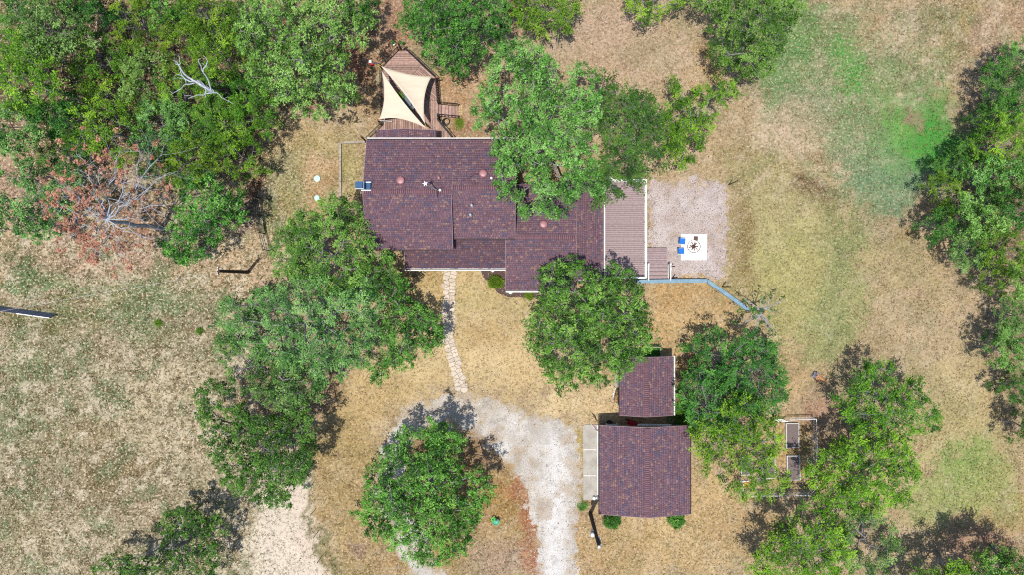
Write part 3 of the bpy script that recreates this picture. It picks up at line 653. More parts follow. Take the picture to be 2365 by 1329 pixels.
# ------------------------------------------------------------------ trees
def unit(a): return a / (np.linalg.norm(a, axis=-1, keepdims=True) + 1e-9)
def leaf_quads(pos, axis, nrm, L, Wd):
    s = unit(np.cross(nrm, axis))
    a = axis * (L / 2)[:, None]; b = s * (Wd / 2)[:, None]
    return np.stack([pos - a, pos + b - a * 0.1, pos + a, pos - b - a * 0.1], 1).reshape(-1, 3)
def crown_mesh(name, cl, R, style, rs, ctr, dens=1.0, size=0.148):
    """leaf faces of a crown. cl (N,3) clump centres, R (N,) radii"""
    N = len(cl)
    tone_c = np.clip(0.48 + 0.16 * rs.randn(N), 0.1, 0.9)
    if style == 'round':
        T, m = 10, max(3, int(17 * dens))
        td = unit(rs.randn(N, T, 3) + np.array([0, 0, 0.45]))
        td[..., 2] *= 0.8
        tip = cl[:, None] + td * (R[:, None] * rs.uniform(0.5, 1.05, (N, T)))[..., None]
        pos = tip[:, :, None] + rs.randn(N, T, m, 3) * np.array([0.12, 0.12, 0.09]) * (R[:, None, None, None] / 0.65)
        nrm = unit(np.array([0, 0, 0.85]) + td[:, :, None] * 0.55 + rs.randn(N, T, m, 3) * 0.55)
        axis = unit(np.cross(nrm, rs.randn(N, T, m, 3)))
        tone = tone_c[:, None, None] + 0.12 * rs.randn(N, T)[..., None] + 0.14 * rs.randn(N, T, m)
        asp = 0.62
    else:
        T, m = 8, max(4, int(22 * dens))
        out = cl[:, :2] - np.asarray(ctr)[:2]
        oa = np.arctan2(out[:, 1], out[:, 0])
        az = oa[:, None] + rs.randn(N, T) * 1.25
        el = rs.uniform(-0.15, 0.75, (N, T))
        d = np.stack([np.cos(az) * np.cos(el), np.sin(az) * np.cos(el), np.sin(el)], -1)
        Ls = R[:, None] * rs.uniform(0.9, 1.75, (N, T))
        t = (np.arange(m) + rs.rand(N, T, m)) / m
        side = unit(np.cross(d, np.array([0, 0, 1.0])))
        sgn = rs.choice([-1, 1], (N, T, m))
        off = sgn * (0.05 + 0.13 * (1.15 - t)) * rs.uniform(0.3, 1.2, (N, T, m))
        pos = cl[:, None, None] + d[:, :, None] * (Ls[..., None] * t)[..., None] + side[:, :, None] * off[..., None]
        pos[..., 2] += -0.28 * Ls[..., None] * t * t + rs.randn(N, T, m) * 0.05
        nrm = unit(np.array([0, 0, 1.0]) + rs.randn(N, T, m, 3) * 0.45)
        axis = unit(d[:, :, None] * 0.8 + side[:, :, None] * (sgn * 0.7)[..., None] + rs.randn(N, T, m, 3) * 0.25)
        tone = tone_c[:, None, None] + 0.12 * rs.randn(N, T)[..., None] + 0.12 * rs.randn(N, T, m) + 0.1 * (t - 0.5)
        asp = 0.5
    pos = pos.reshape(-1, 3); nrm = nrm.reshape(-1, 3); axis = axis.reshape(-1, 3)
    n = len(pos)
    L = size * (0.6 + 0.9 * rs.rand(n) ** 1.6)
    v = leaf_quads(pos, axis, nrm, L, L * asp * rs.uniform(0.8, 1.3, n))
    me = mesh_np(name, v, np.arange(n * 4).reshape(-1, 4))
    vflt(me, 'tone', np.repeat(np.clip(tone.ravel(), 0, 1), 4))
    return me
def edges_mesh(name, E, nside=5):
    """E rows: x0 y0 z0 x1 y1 z1 r0 r1 -> tapered tubes"""
    E = np.asarray(E, float)
    a, b = E[:, :3], E[:, 3:6]
    d = unit(b - a)
    up = np.where(np.abs(d[:, 2:3]) < 0.9, np.array([[0, 0, 1.0]]), np.array([[1.0, 0, 0]]))
    x = unit(np.cross(up, d)); y = np.cross(d, x)
    k = np.arange(nside) * 2 * np.pi / nside
    ring = x[:, None] * np.cos(k)[None, :, None] + y[:, None] * np.sin(k)[None, :, None]
    va = a[:, None] + ring * E[:, 6][:, None, None]; vb = b[:, None] + d[:, None] * E[:, 7][:, None, None] * 0.5 + ring * E[:, 7][:, None, None]
    v = np.concatenate([va, vb], 1).reshape(-1, 3)
    base = np.arange(len(E))[:, None] * 2 * nside
    i = np.arange(nside); j = (i + 1) % nside
    f = np.stack([base + i, base + j, base + nside + j, base + nside + i], -1).reshape(-1, 4)
    return mesh_np(name, v, f)
def skeleton(base, fork, top, cl, rs, rscale=1.0, twigs=2):
    nodes = [np.array(base, float)]; par = [-1]; plen = [0.0]
    def addn(p, q):
        nodes.append(np.array(p, float)); par.append(q); plen.append(plen[q] + np.linalg.norm(nodes[-1] - nodes[q])); return len(nodes) - 1
    q = 0
    for t in (0.35, 0.7, 1.0):
        q = addn(np.array(base) * (1 - t) + np.array(fork) * t + rs.randn(3) * np.array([0.08, 0.08, 0]), q)
    f0 = q
    for t in (0.35, 0.7):
        q = addn(np.array(fork) * (1 - t) + np.array(top) * t + rs.randn(3) * 0.25, q)
    order = np.argsort(np.linalg.norm(cl - np.array(fork), axis=1))
    tips = []
    for ci in order:
        c = cl[ci]
        A = np.array(nodes)[f0:]
        dist = np.linalg.norm(A - c, axis=1)
        cost = dist * 1.0 + 0.42 * np.array(plen)[f0:] + np.where(A[:, 2] > c[2] + 0.5, 1.5, 0)
        j = int(np.argmin(cost)) + f0
        p = nodes[j]; d = np.linalg.norm(c - p)
        k = max(1, int(d / 0.9))
        for s in range(1, k + 1):
            t = s / k
            pt = p * (1 - t) + c * t
            if s < k: pt = pt + rs.randn(3) * 0.14 * min(1, d) + np.array([0, 0, 0.12 * math.sin(t * math.pi)])
            j = addn(pt, j)
        tips.append(j)
    n = len(nodes)
    cnt = np.zeros(n)
    for t in tips: cnt[t] += 1
    for i in range(n - 1, 0, -1): cnt[par[i]] += cnt[i]
    cnt = np.maximum(cnt, 1)
    r = 0.0155 * rscale * np.sqrt(cnt)
    nd = np.array(nodes); pr = np.array(par)
    E = np.concatenate([nd[pr[1:]], nd[1:], np.minimum(r[pr[1:]], r[1:] * 1.5)[:, None], r[1:, None]], 1)
    E[0, 6] = r[0] * 1.35
    if twigs:
        ti = np.repeat(np.array(tips), twigs)
        d = unit(rs.randn(len(ti), 3) + np.array([0, 0, 0.55]))
        a = nd[ti]; mid = a + d * rs.uniform(0.25, 0.5, len(ti))[:, None]
        b = mid + unit(d + rs.randn(len(ti), 3) * 0.5) * rs.uniform(0.2, 0.45, len(ti))[:, None]
        z1 = np.full((len(ti), 1), 0.014); z2 = np.full((len(ti), 1), 0.011); z3 = np.full((len(ti), 1), 0.005)
        E = np.concatenate([E, np.concatenate([a, mid, z1, z2], 1), np.concatenate([mid, b, z2, z3], 1)])
    return E
def poly_clumps(poly, spacing, ztop, zedge, rs, gap=0.12, lower=0.3, dome=0.6, margin=0.0):
    """clump centres filling the crown outline given in photo pixels"""
    poly = [tuple(p) for p in poly]
    xs = [p[0] for p in poly]; ys = [p[1] for p in poly]
    zm = (ztop + zedge) / 2
    sp = spacing * PXM * HCAM / (HCAM - zm)
    cand = np.stack([rs.uniform(min(xs), max(xs), 9000), rs.uniform(min(ys), max(ys), 9000)], 1)
    d = sdist(cand[:, 0], cand[:, 1], poly)
    ok = d > sp * 0.35 + margin
    cand = cand[ok]; d = d[ok]
    keep = []; kd = []
    K = np.empty((0, 2))
    for c, dd in zip(cand, d):
        if len(K) == 0 or np.min(np.sum((K - c) ** 2, 1)) > (sp * 0.78) ** 2:
            K = np.concatenate([K, c[None]]); kd.append(dd)
    kd = np.array(kd)
    dm = max(kd.max(), 1)
    t = np.clip(kd / dm, 0, 1)
    h = np.sqrt(np.clip(1 - (1 - t) ** 2, 0, 1)) ** dome
    lump = fbm(K[:, 0] / 55.0, K[:, 1] / 55.0, int(rs.randint(1000)) / 10.0, 3)
    l2 = fbm(K[:, 0] / 24.0, K[:, 1] / 24.0, int(rs.randint(1000)) / 10.0, 2)
    z = zedge + (ztop - zedge) * np.clip(h * (0.55 + 0.9 * (lump - 0.25)) + 0.5 * (l2 - 0.5) * h, 0.02, 1.12)
    bs = 1.75 * PXM * HCAM / (HCAM - zm)
    B = np.empty((0, 2))
    for c in cand[:2500]:
        if len(B) == 0 or np.min(np.sum((B - c) ** 2, 1)) > (bs * rs.uniform(0.7, 1.05)) ** 2:
            B = np.concatenate([B, c[None]])
    bd = np.sqrt(((K[:, None] - B[None]) ** 2).sum(-1))
    bz = rs.uniform(-0.5, 0.7, len(B))[bd.argmin(1)]
    bd = np.sort(bd, 1)
    edge_ = (bd[:, 1] - bd[:, 0]) / bs if bd.shape[1] > 1 else np.ones(len(K))
    z = np.maximum(1.2, z + bz * (0.4 + 0.6 * h) - 1.5 * np.clip(1 - edge_ * 1.6, 0, 1) ** 1.3)
    g = fbm(K[:, 0] / 38.0, K[:, 1] / 38.0, int(rs.randint(1000)) / 10.0, 2)
    on = (g > np.quantile(g, gap)) & ~((edge_ < 0.2) & (rs.rand(len(K)) < 0.12))
    K, z, t = K[on], z[on], t[on]
    out = [P(x, y, zz) for (x, y), zz in zip(K, z)]
    lo = rs.rand(len(K)) < lower
    out += [P(x + rs.randn() * 8, y + rs.randn() * 8, max(1.5, zz - rs.uniform(1.0, 2.4))) for (x, y), zz in zip(K[lo], z[lo])]
    return np.array([tuple(p) for p in out])
def tree(name, label, poly, pal, style, ztop=8.0, zedge=3.5, spacing=0.78, R=0.62, seed=1, group=None, gap=0.12, dens=1.0, size=0.148,
         base=None, rscale=1.0, twigs=2, bark=None, lower=0.3, cat='tree', fork=0.32):
    rs = np.random.RandomState(seed)
    cl = poly_clumps(poly, spacing, ztop, zedge, rs, gap, lower, margin=-2 if style == 'spray' else -1)
    c = cl.mean(0)
    b = P(*base) if base else Vector((c[0], c[1], 0))
    t = thing(name, label, cat, (b.x, b.y, 0), group)
    o = np.array([b.x, b.y, 0])
    E = skeleton((b.x, b.y, -0.05), (b.x * (1 - fork) + c[0] * fork, b.y * (1 - fork) + c[1] * fork, ztop * fork), (c[0], c[1], ztop * 0.8), cl, rs, rscale, twigs)
    E[:, :3] -= o; E[:, 3:6] -= o
    put('trunk', edges_mesh('trunk', E), bark or BARKP, t)
    Rr = R * rs.uniform(0.75, 1.25, len(cl))
    me = crown_mesh('crown', cl - o, Rr, style, rs, c - o, dens, size)
    put('crown', me, LF[pal], t)
    return t

tree('oak_tree', 'large light green oak overhanging the roof beside the deck with sail', [(1090, 240), (1120, 190), (1140, 130), (1190, 85), (1240, 95), (1262, 122), (1292, 150), (1296, 200), (1330, 140), (1390, 165), (1402, 200), (1395, 270), (1392, 330), (1392, 400), (1398, 445), (1350, 470), (1300, 507), (1250, 490), (1208, 500), (1190, 470), (1148, 440), (1128, 400), (1145, 370), (1135, 330), (1100, 300)],
     'light', 'round', 10.5, 5.0, 0.74, 0.60, 21, gap=0.13, base=(1235, 385), rscale=1.45, twigs=3)
tree('elm_tree', 'deep green feathery tree overhanging the north end of the plank deck', [(1392, 215), (1405, 180), (1432, 155), (1462, 205), (1490, 215), (1512, 232), (1532, 262), (1530, 300), (1520, 340), (1540, 372), (1548, 388), (1500, 392), (1478, 420), (1490, 440), (1450, 420), (1440, 455), (1405, 470), (1365, 468), (1390, 420), (1385, 330)],
     'dark', 'spray', 8.5, 4.0, 0.74, 0.62, 22, gap=0.06, base=(1470, 350))
tree('elm_tree', 'ragged yellow-green tree with long side shoots, standing above the pinkish gravel yard', [(1525, 275), (1545, 235), (1560, 188), (1590, 215), (1640, 180), (1665, 195), (1690, 172), (1706, 196), (1680, 235), (1672, 265), (1640, 308), (1615, 345), (1600, 375), (1570, 392), (1545, 350), (1535, 310)],
     'elm', 'spray', 6.5, 2.5, 0.78, 0.60, 23, gap=0.08, base=(1570, 300))
tree('oak_tree', 'broad green oak between the plank deck and the small roofed shed', [(1232, 622), (1262, 618), (1290, 604), (1325, 598), (1345, 592), (1352, 622), (1390, 628), (1412, 602), (1462, 625), (1484, 650), (1492, 715), (1516, 760), (1510, 800), (1488, 826), (1462, 845), (1450, 862), (1415, 880), (1380, 892), (1335, 880), (1322, 905), (1295, 912), (1268, 880), (1243, 842), (1218, 790), (1214, 742), (1240, 705), (1248, 660)],
     'oak', 'round', 9.0, 4.2, 0.70, 0.58, 24, gap=0.05, base=(1370, 725), rscale=1.4, twigs=3)
tree('oak_tree', 'rounded green oak standing alone inside the gravel loop', [(915, 992), (960, 985), (975, 1000), (1000, 966), (1030, 975), (1076, 1002), (1062, 1035), (1060, 1060), (1092, 1092), (1115, 1082), (1146, 1112), (1130, 1160), (1096, 1218), (1080, 1278), (1040, 1300), (990, 1302), (940, 1294), (900, 1258), (850, 1240), (826, 1190), (836, 1130), (850, 1080), (882, 1052), (905, 1022)],
     'oak', 'round', 8.5, 3.6, 0.70, 0.60, 25, gap=0.04, rscale=1.3)
tree('elm_tree', 'green tree pressed against the west gable of the house', [(735, 475), (770, 455), (830, 472), (842, 530), (866, 555), (905, 600), (925, 625), (900, 660), (860, 690), (800, 690), (730, 670), (680, 642), (622, 605), (622, 562), (660, 512), (700, 492)],
     'oak', 'spray', 8.5, 4.0, 0.72, 0.58, 26, gap=0.05, base=(790, 590))
tree('oak_tree', 'wide thin-leaved green oak in the middle of the clump left of the stone path', [(560, 700), (600, 650), (660, 640), (760, 640), (850, 640), (890, 690), (872, 780), (850, 840), (780, 880), (735, 905), (690, 880), (620, 830), (545, 800), (505, 740), (520, 690)],
     'grey', 'spray', 9.5, 4.0, 0.78, 0.60, 27, gap=0.10, rscale=1.4, twigs=3)
tree('oak_tree', 'bright green oak reaching over the flagstone path', [(882, 660), (920, 636), (942, 650), (952, 705), (990, 702), (1012, 730), (1034, 765), (1018, 805), (985, 830), (950, 852), (905, 850), (870, 892), (852, 862), (895, 800), (870, 760), (890, 720)],
     'oak', 'round', 7.0, 3.0, 0.74, 0.60, 28, gap=0.10, rscale=1.2)
tree('oak_tree', 'sparse grey-green oak with brown gaps at the west side of the clump', [(486, 790), (545, 742), (620, 800), (690, 852), (740, 885), (742, 925), (715, 958), (650, 962), (600, 930), (545, 900), (505, 860)],
     'grey', 'round', 8.0, 3.5, 0.78, 0.58, 29, gap=0.22, rscale=1.4, twigs=3)
tree('oak_tree', 'dark green oak beside the pale bare strip in the lower left', [(446, 972), (468, 882), (505, 858), (545, 905), (580, 945), (640, 962), (700, 920), (736, 985), (722, 1030), (724, 1080), (712, 1120), (672, 1132), (668, 1165), (620, 1172), (560, 1150), (512, 1122), (492, 1062), (470, 1020)],
     'dark', 'round', 8.5, 3.6, 0.74, 0.60, 30, gap=0.08, rscale=1.3)
tree('oak_tree', 'open green oak cut by the bottom edge in the dry field', [(375, 1190), (410, 1172), (440, 1165), (468, 1195), (500, 1192), (530, 1210), (528, 1268), (488, 1290), (530, 1312), (545, 1330), (500, 1345), (440, 1330), (400, 1345), (330, 1345), (262, 1340), (212, 1318), (240, 1272), (290, 1288), (345, 1292), (375, 1262), (360, 1225)],
     'dark', 'round', 6.5, 3.0, 0.78, 0.60, 31, gap=0.14, base=(445, 1240), rscale=1.5)
tree('elm_tree', 'small dark tree at the top left of the clump right of the shed', [(1586, 812), (1618, 780), (1645, 752), (1676, 790), (1682, 830), (1678, 880), (1640, 900), (1598, 870)], 'dark', 'spray', 6.0, 2.5, 0.72, 0.6, 32, base=(1630, 800))
tree('oak_tree', 'dark round tree at the upper right of the clump right of the shed', [(1668, 850), (1690, 800), (1735, 766), (1768, 792), (1790, 822), (1816, 872), (1806, 925), (1785, 965), (1720, 960), (1670, 915)], 'dark', 'spray', 7.5, 3.2, 0.70, 0.62, 33, gap=0.04)
tree('elm_tree', 'pale-twigged tree leaning over the shed gutter', [(1562, 905), (1580, 870), (1625, 850), (1665, 880), (1690, 930), (1700, 980), (1665, 1010), (1625, 1000), (1590, 980)], 'oak', 'spray', 7.0, 3.0, 0.78, 0.58, 34, gap=0.08, rscale=1.4, twigs=5, base=(1650, 930))
tree('elm_tree', 'tall yellow-green tree shading the raised garden beds', [(1660, 955), (1700, 905), (1760, 935), (1788, 968), (1808, 992), (1800, 1036), (1780, 1060), (1788, 1085), (1830, 1112), (1798, 1142), (1752, 1150), (1702, 1142), (1665, 1112), (1630, 1082), (1604, 1020), (1612, 985)],
     'elm', 'spray', 9.0, 4.0, 0.80, 0.62, 35, gap=0.07, rscale=1.3, twigs=3, base=(1690, 985))
tree('elm_tree', 'olive tree with bare side twigs standing above the bright bushy tree at the right', [(1932, 920), (1965, 900), (1980, 868), (2012, 842), (2060, 850), (2075, 890), (2110, 875), (2135, 890), (2140, 930), (2168, 955), (2158, 1000), (2110, 1002), (2060, 985), (2010, 1005), (1965, 985), (1945, 955)], 'elm', 'spray', 7.5, 3.0, 0.80, 0.6, 36, gap=0.04, twigs=4, base=(2000, 910))
tree('elm_tree', 'bright green bushy tree right of the white garden fence', [(1930, 1012), (1970, 985), (2020, 992), (2080, 1005), (2092, 1035), (2128, 1080), (2118, 1125), (2080, 1170), (2030, 1190), (1960, 1180), (1905, 1160), (1880, 1128), (1852, 1092), (1890, 1070), (1905, 1040)], 'elm', 'spray', 8.0, 3.0, 0.72, 0.62, 37, gap=0.05, base=(1960, 1050))
tree('elm_tree', 'yellow-green tree below the garden at the bottom edge', [(1790, 1225), (1828, 1200), (1850, 1160), (1900, 1178), (1945, 1205), (1960, 1250), (1962, 1300), (1940, 1345), (1850, 1360), (1760, 1350), (1730, 1320), (1755, 1280), (1780, 1262)], 'elm', 'spray', 8.0, 3.0, 0.74, 0.62, 38, gap=0.08, base=(1810, 1240))
tree('elm_tree', 'thin pale grey-green tree with twigs showing, at the bottom right of the garden', [(1945, 1205), (1985, 1180), (2030, 1185), (2062, 1220), (2075, 1270), (2050, 1320), (2075, 1345), (1985, 1352), (1950, 1300)], 'grey', 'spray', 7.0, 3.0, 0.84, 0.6, 39, gap=0.3, rscale=1.5, twigs=4, base=(1960, 1230))
tree('elm_tree', 'tree top rising over the bottom edge toward the right corner', [(2085, 1360), (2118, 1318), (2170, 1316), (2196, 1292), (2232, 1300), (2250, 1330), (2262, 1400), (2200, 1450), (2110, 1440)], 'elm', 'spray', 8.5, 4.0, 0.68, 0.64, 40, gap=0.03, base=(2165, 1275))
tree('elm_tree', 'tree top rising over the bottom edge right at the lower right corner', [(2242, 1320), (2258, 1280), (2300, 1290), (2330, 1272), (2372, 1296), (2410, 1330), (2400, 1420), (2320, 1440), (2262, 1410)], 'oak', 'spray', 8.5, 4.0, 0.68, 0.64, 48, gap=0.03, base=(2290, 1262))
tree('oak_tree', 'dense green oak at the top edge beside the deck point', [(925, 10), (935, -30), (1050, -40), (1160, -30), (1180, 20), (1172, 80), (1130, 125), (1095, 140), (1082, 165), (1045, 182), (1010, 160), (975, 125), (962, 100), (918, 60)], 'oak', 'round', 8.0, 3.2, 0.72, 0.60, 41, gap=0.05, base=(1060, 95))
tree('elm_tree', 'dark green tree at the top edge above the gap behind the house', [(1185, -30), (1330, -30), (1328, 25), (1310, 62), (1265, 72), (1220, 75), (1190, 50)], 'elm', 'spray', 7.0, 3.0, 0.76, 0.6, 42, base=(1260, 60))
tree('elm_tree', 'small green sprig of a tree poking in at the middle of the top edge', [(1450, -25), (1530, -25), (1585, -10), (1582, 12), (1530, 18), (1510, 40), (1490, 62), (1472, 35), (1448, 10)], 'elm', 'spray', 6.0, 3.0, 0.78, 0.58, 43, base=(1490, 40))
tree('oak_tree', 'dense green tree at the top edge above the east field', [(1592, -25), (1700, -35), (1850, -30), (1850, 25), (1820, 60), (1805, 110), (1785, 165), (1752, 192), (1722, 180), (1705, 150), (1662, 150), (1634, 125), (1640, 85), (1632, 40), (1605, 20)], 'oak', 'spray', 7.5, 3.0, 0.72, 0.58, 44, gap=0.04, base=(1710, 115))
tree('oak_tree', 'tall bright green oak with grey limbs in the wood left of the sail', [(545, 85), (560, 20), (620, -20), (740, -30), (820, 5), (868, 40), (860, 95), (810, 120), (785, 165), (822, 185), (825, 235), (770, 245), (740, 265), (695, 272), (640, 242), (598, 205), (550, 155)], 'light', 'round', 10.5, 4.5, 0.74, 0.62, 45, gap=0.08, rscale=1.4, twigs=3, base=(735, 200))
tree('oak_tree', 'thin olive oak left of the rust-leaved dead tree', [(-20, 400), (40, 360), (110, 362), (165, 385), (190, 430), (170, 500), (125, 545), (80, 565), (30, 535), (-25, 540)], 'grey', 'round', 8.0, 3.0, 0.82, 0.58, 46, gap=0.25, rscale=1.4, twigs=3, base=(150, 480))
tree('oak_tree', 'green oak at the fence corner right of the rust-leaved dead tree', [(390, 440), (430, 392), (500, 400), (548, 440), (572, 500), (545, 525), (512, 535), (480, 590), (430, 610), (385, 592), (365, 560), (400, 520)], 'oak', 'round', 7.0, 2.8, 0.74, 0.6, 47, gap=0.12, base=(490, 515))

# shared crowns for the woods
PROT = {}
def proto(key, pal, style, seed, R0, ztop, gap=0.08, dens=1.0):
    rs = np.random.RandomState(seed)
    k = 13
    poly = []
    for i in range(k):
        a = 2 * math.pi * i / k
        r = R0 * PXM * rs.uniform(0.72, 1.2)
        poly.append((CX + r * math.cos(a), CY + r * math.sin(a)))
    cl = poly_clumps(poly, 0.76, ztop, ztop * 0.42, rs, gap, 0.2)
    E = skeleton((0, 0, -0.1), (0, 0, ztop * 0.45), (0, 0, ztop * 0.85), cl, rs, 1.0, 1)
    crown = crown_mesh('crown', cl, 0.62 * rs.uniform(0.75, 1.25, len(cl)), style, rs, (0, 0, 0), dens)
    trunk = edges_mesh('trunk', E, 4)
    trunk.materials.append(BARKP); crown.materials.append(LF[pal])
    PROT[key] = (trunk, crown, ztop)
proto('E1', 'elm', 'spray', 101, 3.2, 8.5); proto('E2', 'elm', 'spray', 102, 3.0, 8.0, 0.12); proto('E3', 'elm', 'spray', 103, 3.3, 9.0)
proto('D1', 'dark', 'spray', 104, 3.1, 7.5); proto('D2', 'dark', 'round', 105, 3.0, 8.0)
proto('O1', 'grey', 'round', 106, 3.1, 9.0); proto('O2', 'oak', 'round', 107, 3.1, 8.5); proto('L1', 'light', 'round', 108, 3.0, 9.0)
def wood_tree(px, py, rpx, key, label, group, seed):
    tr, cr, zt = PROT[key]
    rs = random.Random(seed)
    s = (rpx / PXM * 0.87) / 3.1
    z = zt * 0.72 * s
    p = P(px, py, z)
    t = thing('oak_tree' if key[0] in 'OL' else 'elm_tree', label, 'tree', (p.x, p.y, 0), group)
    t.rotation_euler = (0, 0, rs.uniform(0, 6.28)); t.scale = (s, s, s * rs.uniform(0.78, 1.22))
    put('trunk', tr, None, t); put('crown', cr, None, t)
GNW = 'trees of the dense wood left of the deck'
for i, (x, y, r, k, lb) in enumerate([
    (30, 25, 85, 'D1', 'dark green tree in the top left corner of the wood'),
    (130, 70, 88, 'O1', 'grey-green oak near the top left corner, right of the corner tree'),
    (20, 130, 75, 'E1', 'yellow-green tree on the left edge below the corner tree'),
    (215, 15, 80, 'D2', 'dark tree on the top edge of the wood, third crown from the left'),
    (300, 45, 82, 'E2', 'yellow-green tree on the top edge of the wood, above the pale oak'),
    (385, 20, 80, 'O2', 'green oak on the top edge straight above the white snag'),
    (470, 40, 85, 'E3', 'yellow-green tree on the top edge, left of the tall bright oak'),
    (545, 30, 55, 'D1', 'narrow dark tree squeezed in beside the tall bright oak at the top edge'),
    (90, 190, 92, 'E3', 'broad yellow-green tree near the left edge, level with the white snag'),
    (195, 125, 85, 'E1', 'yellow-green feathery tree between the grey-green oak and the pale oak'),
    (320, 175, 82, 'L1', 'pale rounded oak left of the white snag'),
    (240, 210, 78, 'E2', 'yellow-green tree at the lower left of the pale oak'),
    (420, 110, 78, 'E1', 'yellow-green tree just above the white snag'),
    (510, 130, 72, 'E3', 'yellow-green tree between the white snag and the tall bright oak'),
    (500, 200, 70, 'D1', 'dark tree under the right arm of the white snag'),
    (410, 220, 70, 'E2', 'yellow-green tree under the left arm of the white snag'),
    (150, 270, 82, 'D2', 'dark green tree in the middle of the wood near the left edge'),
    (40, 290, 85, 'O1', 'grey-green oak on the left edge of the wood, above the bare ground'),
    (350, 290, 82, 'O1', 'grey-green oak below the white snag'),
    (255, 300, 85, 'E1', 'yellow-green tree above the rust-leaved dead tree'),
    (440, 300, 75, 'D1', 'dark tree at the right of the grey-green oak below the snag'),
    (515, 275, 80, 'E3', 'yellow-green tree at the inner corner of the wood facing the tank lids'),
    (590, 255, 68, 'E1', 'yellow-green tree under the tall bright oak on the lawn edge'),
    (545, 350, 72, 'E2', 'yellow-green tree on the lawn edge nearest the side fence'),
    (440, 375, 78, 'E1', 'yellow-green tree right above the fence corner oak'),
    (120, 345, 78, 'D1', 'olive tree at the upper left of the rust-leaved dead tree'),
    (350, 375, 60, 'D2', 'dark tree behind the right limbs of the rust-leaved dead tree'),
    (830, 20, 60, 'D2', 'dark green tree on the top edge between the bright oak and the deck clearing'),
    (625, 190, 60, 'O2', 'green oak at the lower left foot of the tall bright oak'),
]):
    wood_tree(x, y, r, k, lb, GNW, 300 + i)
GE = 'trees of the wood along the right edge'
for i, (x, y, r, k, lb) in enumerate([
    (2355, 130, 60, 'D1', 'topmost dark tree of the wood on the right edge'),
    (2318, 195, 68, 'D1', 'dark feathery tree near the top of the right-hand wood'),
    (2370, 235, 70, 'D2', 'dark tree on the right edge below the topmost one'),
    (2300, 268, 55, 'D1', 'dark tree facing the brightest green patch of lawn'),
    (2320, 330, 72, 'E3', 'yellow-green tree level with the brightest green patch of lawn'),
    (2365, 390, 70, 'D2', 'dark oak on the right edge level with the top of the gravel yard'),
    (2285, 405, 70, 'L1', 'pale oak in the upper middle of the right-hand wood'),
    (2205, 440, 62, 'E2', 'yellow-green tree at the upper left bulge of the right-hand wood'),
    (2180, 515, 62, 'D2', 'dark oak at the leftmost point of the right-hand wood'),
    (2255, 500, 78, 'L1', 'pale oak in the centre of the right-hand wood'),
    (2340, 480, 75, 'D2', 'dark oak on the right edge beside the central pale oak'),
    (2240, 575, 55, 'O1', 'grey-green oak at the lower left of the right-hand wood bulge'),
    (2320, 575, 72, 'E1', 'yellow-green tree below the central pale oak at the right'),
    (2355, 655, 62, 'L1', 'pale oak where the right-hand wood narrows'),
    (2345, 730, 48, 'O1', 'grey-green oak on the right edge below the narrowing'),
    (2340, 815, 68, 'L1', 'light oak bulging out low on the right edge'),
    (2368, 900, 60, 'D2', 'dark oak on the right edge under the lower bulge'),
    (2378, 990, 60, 'D2', 'lowest dark oak on the right edge'),
    (2250, 345, 55, 'D2', 'dark tree tucked behind the shaded edge of the bright green lawn patch'),
    (2195, 385, 50, 'D1', 'dark low tree at the shaded tip of the right-hand wood'),
    (2290, 640, 50, 'E2', 'yellow-green tree at the lower end of the right-hand wood bulge'),
    (2310, 450, 60, 'D2', 'dark oak between the upper pale oak and the right edge'),
    (2300, 520, 60, 'E1', 'yellow-green tree right of the central pale oak'),
    (2330, 770, 50, 'D1', 'dark tree on the right edge just above the lower bulge'),
]):
    wood_tree(x, y, r, k, lb, GE, 400 + i)

# ---- dead trees
def grow(E, tips, p, d, L, r, depth, rs, curl=0.35, spread=0.8, flat=0.6, nseg=3):
    for s in range(nseg):
        d = unit(d + rs.randn(3) * np.array([curl, curl, curl * flat]))
        q = p + d * L / nseg
        r2 = r * (0.86 if depth > 0 else 0.62)
        E.append([*p, *q, r, r2]); p, r = q, r2
        if depth > 0 and s > 0:
            dd = unit(d + rs.randn(3) * np.array([spread, spread, spread * flat]))
            grow(E, tips, p, dd, L * rs.uniform(0.5, 0.75), r * 0.6, depth - 1, rs, curl, spread, flat, nseg)
    tips.append(p)
    if depth > 0:
        grow(E, tips, p, unit(d + rs.randn(3) * 0.4), L * 0.6, r * 0.75, depth - 1, rs, curl, spread, flat, nseg)

